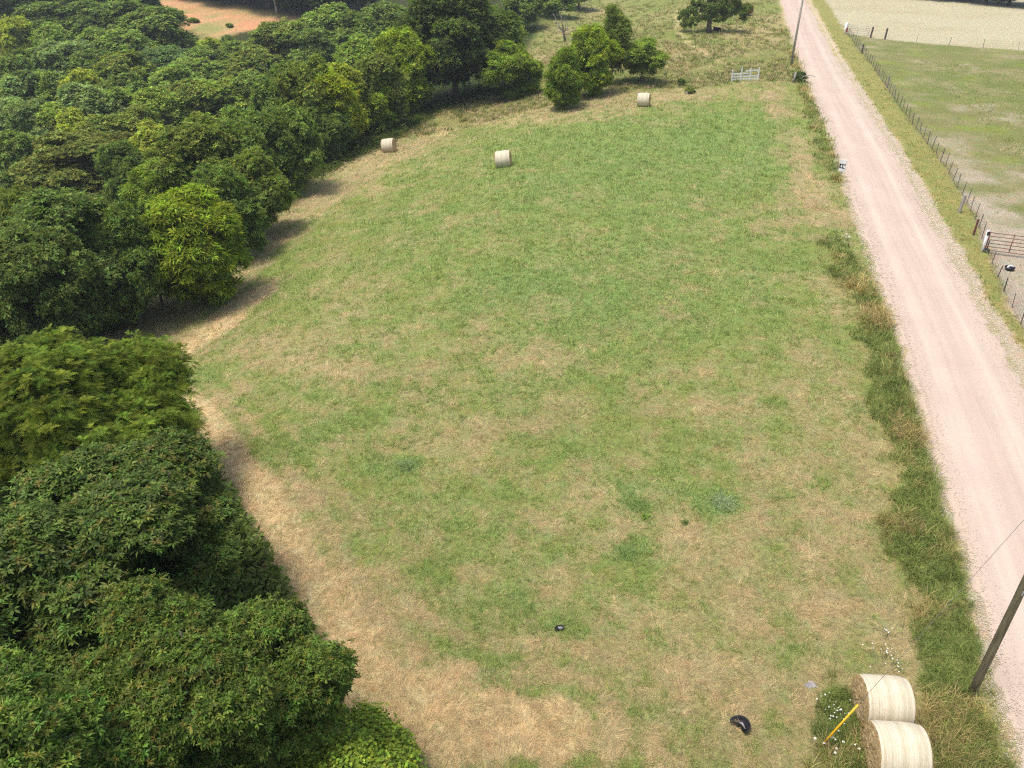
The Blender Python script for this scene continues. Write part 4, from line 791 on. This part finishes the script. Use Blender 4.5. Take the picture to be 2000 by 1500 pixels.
# ------------------------------------------------------------------ roadside sign
def sign():
    p = at(1641, 347); r = empty('road_sign', p, 'white board with black bars on a short grey post at the roadside', 'sign', None, math.radians(-42))
    m = MB(); m.tube([(0, .03, -.2), (0, .03, .75)], .05, 8); m.build('post', M_GREYWOOD, r, True)
    m = MB(); m.box((0, 0, .95), .52, .05, .92, bev=.01); m.build('board', M_WHITE, r); m = MB()
    for x, z, w_, h_ in ((-.2, .92, .10, .34), (0.04, 1.05, .40, .07), (.02, .78, .36, .07), (.0, .92, .05, .2)): m.box((x, -.029, z), w_, .006, h_)
    m.build('black_bars', M_BLACK, r)
sign()
# ------------------------------------------------------------------ tubs
def tub(name, px, py, R, hgt, label, squash=.75, rz=0, tilt=(0, 0), mat=None, cat='tub', fold=0.0, lift=0):
    b = at(px, py); r = empty(name, b + Vector((0, 0, lift)), label, cat, None, rz); r.rotation_euler = (tilt[0], tilt[1], rz); m = MB(); n = 32; bm = m.bm
    prof = [(0, .02), (.80 * R, .02), (.86 * R, .05), (R, hgt), (R * 1.06, hgt + .01), (R * 1.06, hgt - .02), (R * 1.03, hgt - .02), (R * .90, .03), (.84 * R, -.005), (0, -.005)]; rings = []
    for q, z in prof:
        rg = []
        for j in range(n):
            t = 2 * math.pi * j / n; c, s_ = math.cos(t), math.sin(t); x = q * c; y = q * s_ * squash
            if fold and s_ < 0: y = y * (1 - fold * abs(s_) * (1.5 if abs(c) < .6 else 1)); 
            rg.append(bm.verts.new((x, y, z)))
        rings.append(rg)
    for r0, r1 in zip(rings[:-1], rings[1:]):
        for j in range(n): bm.faces.new((r0[j], r0[(j + 1) % n], r1[(j + 1) % n], r1[j]))
    bmesh.ops.remove_doubles(bm, verts=bm.verts[:], dist=.0005); m.build('shell', mat or M_BLACK, r, True); return r
t1 = tub('feed_tub', 1446, 1424, .29, .16, 'torn black rubber feed tub folded over near the bottom edge', .9, math.radians(-52), (.25, -.2), fold=.75, lift=.05)
m = MB(); m.tube([(-.16, .02, .07), (0, .1, .09), (.16, .02, .08)], [.02, .035, .012], 8); m.build('torn_flap', M_GREY, t1, True)
t2 = tub('crushed_pan', 1092, 1231, .17, .07, 'crushed dark grey pan lying in a green clump in the field', .55, math.radians(25), (.2, .15), M_BLACK, fold=.3, lift=.05)
m = MB(); m.box((.03, .01, .06), .16, .09, .015, Matrix.Rotation(.3, 3, 'Y'), .004); m.build('bent_lid', M_GREY, t2)
t3 = tub('feed_tub', 1971, 527, .27, .18, 'black tub with a pale rim on bare soil inside the right fence', 1, 0); m = MB(); m.tube([(-.22, -.1, .19), (0, .1, .23), (.22, 0, .20)], .05, 8); m.build('pale_rim', M_WHITE, t3, True)
t4 = tub('mineral_tub', 1924, 494, .24, .22, 'greenish tub against the fence by the reddish gate', 1, 0, mat=plain('green_plastic', (.10, .16, .15), .5))
t5 = tub('stock_tank', 1400, 60, .62, .45, 'black tub in the shade of the spreading tree', .6, 0, (0, .1))
b = at(1585, 1338); m = MB(); r_ = bmesh.ops.create_icosphere(m.bm, subdivisions=3, radius=.16)
for v in r_['verts']: v.co = Vector((v.co.x * 1.1, v.co.y * .8, v.co.z * .35)) * (1 + .25 * math.sin(v.co.x * 31 + v.co.y * 17))
tag(m.build('grey_stone', M_GREY, None, False, b), 'flat grey stone in straw left of the near bales', 'stone')
b = at(1341, 184); m = MB(); m.tube([(0, 0, -.1), (0, 0, .3)], [.22, .18], 9); tag(m.build('tree_stump', M_GREYWOOD, None, False, b), 'small grey stump in the shrub on the upper field edge', 'stump')
# white flowers
def flowers(px, py, n, rad, label, sz=.022):
    b = at(px, py); r = empty('wildflower_clump', b, label, 'flowers', 'clumps of white wildflowers'); rng = random.Random(px); m = MB(); st = MB()
    for _ in range(n):
        x, y, z = rng.gauss(0, rad), rng.gauss(0, rad), rng.uniform(.22, .42); q = rng.uniform(.6, 1.2) * sz; bmesh.ops.create_circle(m.bm, cap_ends=True, segments=8, radius=q, matrix=Matrix.Translation((x, y, z)) @ Matrix.Rotation(rng.uniform(-.5, .5), 4, 'X'))
        bmesh.ops.create_icosphere(m.bm, subdivisions=1, radius=q * .45, matrix=Matrix.Translation((x, y, z + .004))); st.tube([(x * .7, y * .7, 0), (x, y, z - .003)], .004, 4)
    m.build('petals', M_FLOWER, r)['kind'] = 'stuff'; st.build('stem', plain('stems', (.09, .14, .035), .8), r)
flowers(1622, 1400, 26, .20, 'dense clump of small white flowers left of the near bales'); flowers(1722, 1288, 24, .26, 'loose clump of white flowers above the near bales'); flowers(1724, 1245, 8, .12, 'small clump of white flowers, farthest above the near bales')
flowers(1632, 1465, 11, .24, 'scattered larger white flowers under the yellow guard', .03); flowers(1838, 1018, 5, .12, 'few white flowers at the road edge'); flowers(1652, 470, 26, .32, 'white flowers at the driveway beside the gravel road', .035)
# broad leaved weed and coarse clumps that stand alone
def weed(name, px, py, n, L, Wd, col, label, cat='weed', rad=.05):
    b = at(px, py); P = np.zeros((n, 3)); P[:, :2] = RNG.normal(0, rad, (n, 2)); P[:, 2] = .02
    V, Fc, C = blades(P, RNG.uniform(0, 6.28, n), RNG.uniform(.2, 1.2, n), RNG.uniform(.6, 1.2, n) * L, np.full(n, Wd), np.array(col)[None] * RNG.uniform(.7, 1.3, (n, 1)), bend=True); o = link(name, npmesh(name, V, Fc, C), M_GRASS, None, b); tag(o, label, cat)
weed('broadleaf_weed', 1260, 1012, 26, .24, .055, (.19, .28, .045), 'yellow green broad leaved weed beside the bluish clumps'); weed('bluish_grass_clump', 795, 912, 420, .30, .014, (.25, .33, .13), 'bluish spiky grass clump alone on the left of the field', 'grass clump', .17)
weed('dark_grass_clump', 1338, 1022, 130, .16, .012, (.12, .18, .04), 'small dark green tussock right of the broad leaved weed', 'grass clump', .06); weed('bluish_grass_clump', 1412, 985, 520, .28, .014, (.30, .37, .19), 'silvery bluish grass clump on the right of the field', 'grass clump', .24)
weed('coarse_grass_clump', 1245, 985, 420, .26, .014, (.22, .31, .09), 'bright green coarse clump above the broad leaved weed', 'grass clump', .22); weed('coarse_grass_clump', 1225, 1080, 320, .24, .014, (.22, .31, .10), 'coarse green clump below the broad leaved weed', 'grass clump', .16)
# shed behind the spreading tree
b = at(1412, 9)
r = empty('shed', b, 'red shed hidden behind the spreading tree at the top edge', 'shed'); m = MB(); m.box((0, 0, 1.1), 5, 5, 2.2); m.build('wall', plain('red_boards', (.22, .09, .07), .8, .2, 3), r); m = MB(); m.box((0, -1.4, 2.75), 5.4, 3.2, .1, Matrix.Rotation(.4, 3, 'X')); m.box((0, 1.4, 2.75), 5.4, 3.2, .1, Matrix.Rotation(-.4, 3, 'X')); m.build('roof', plain('tin_roof', (.45, .43, .42), .5, .15, 2), r)

# ------------------------------------------------------------------ air
m = MB(); m.box((0, 120, 8), 1400, 900, 70); hzm = bpy.data.materials.new('thin_haze'); hzm.use_nodes = True; t_ = hzm.node_tree; t_.nodes.clear()
pv = t_.nodes.new('ShaderNodeVolumePrincipled'); pv.inputs['Color'].default_value = (.86, .90, .95, 1); pv.inputs['Density'].default_value = .00035; pv.inputs['Anisotropy'].default_value = .2
ou = t_.nodes.new('ShaderNodeOutputMaterial'); t_.links.new(pv.outputs[0], ou.inputs['Volume'])
tag(m.build('haze', hzm), 'thin summer haze over the valley', 'haze', kind='stuff')
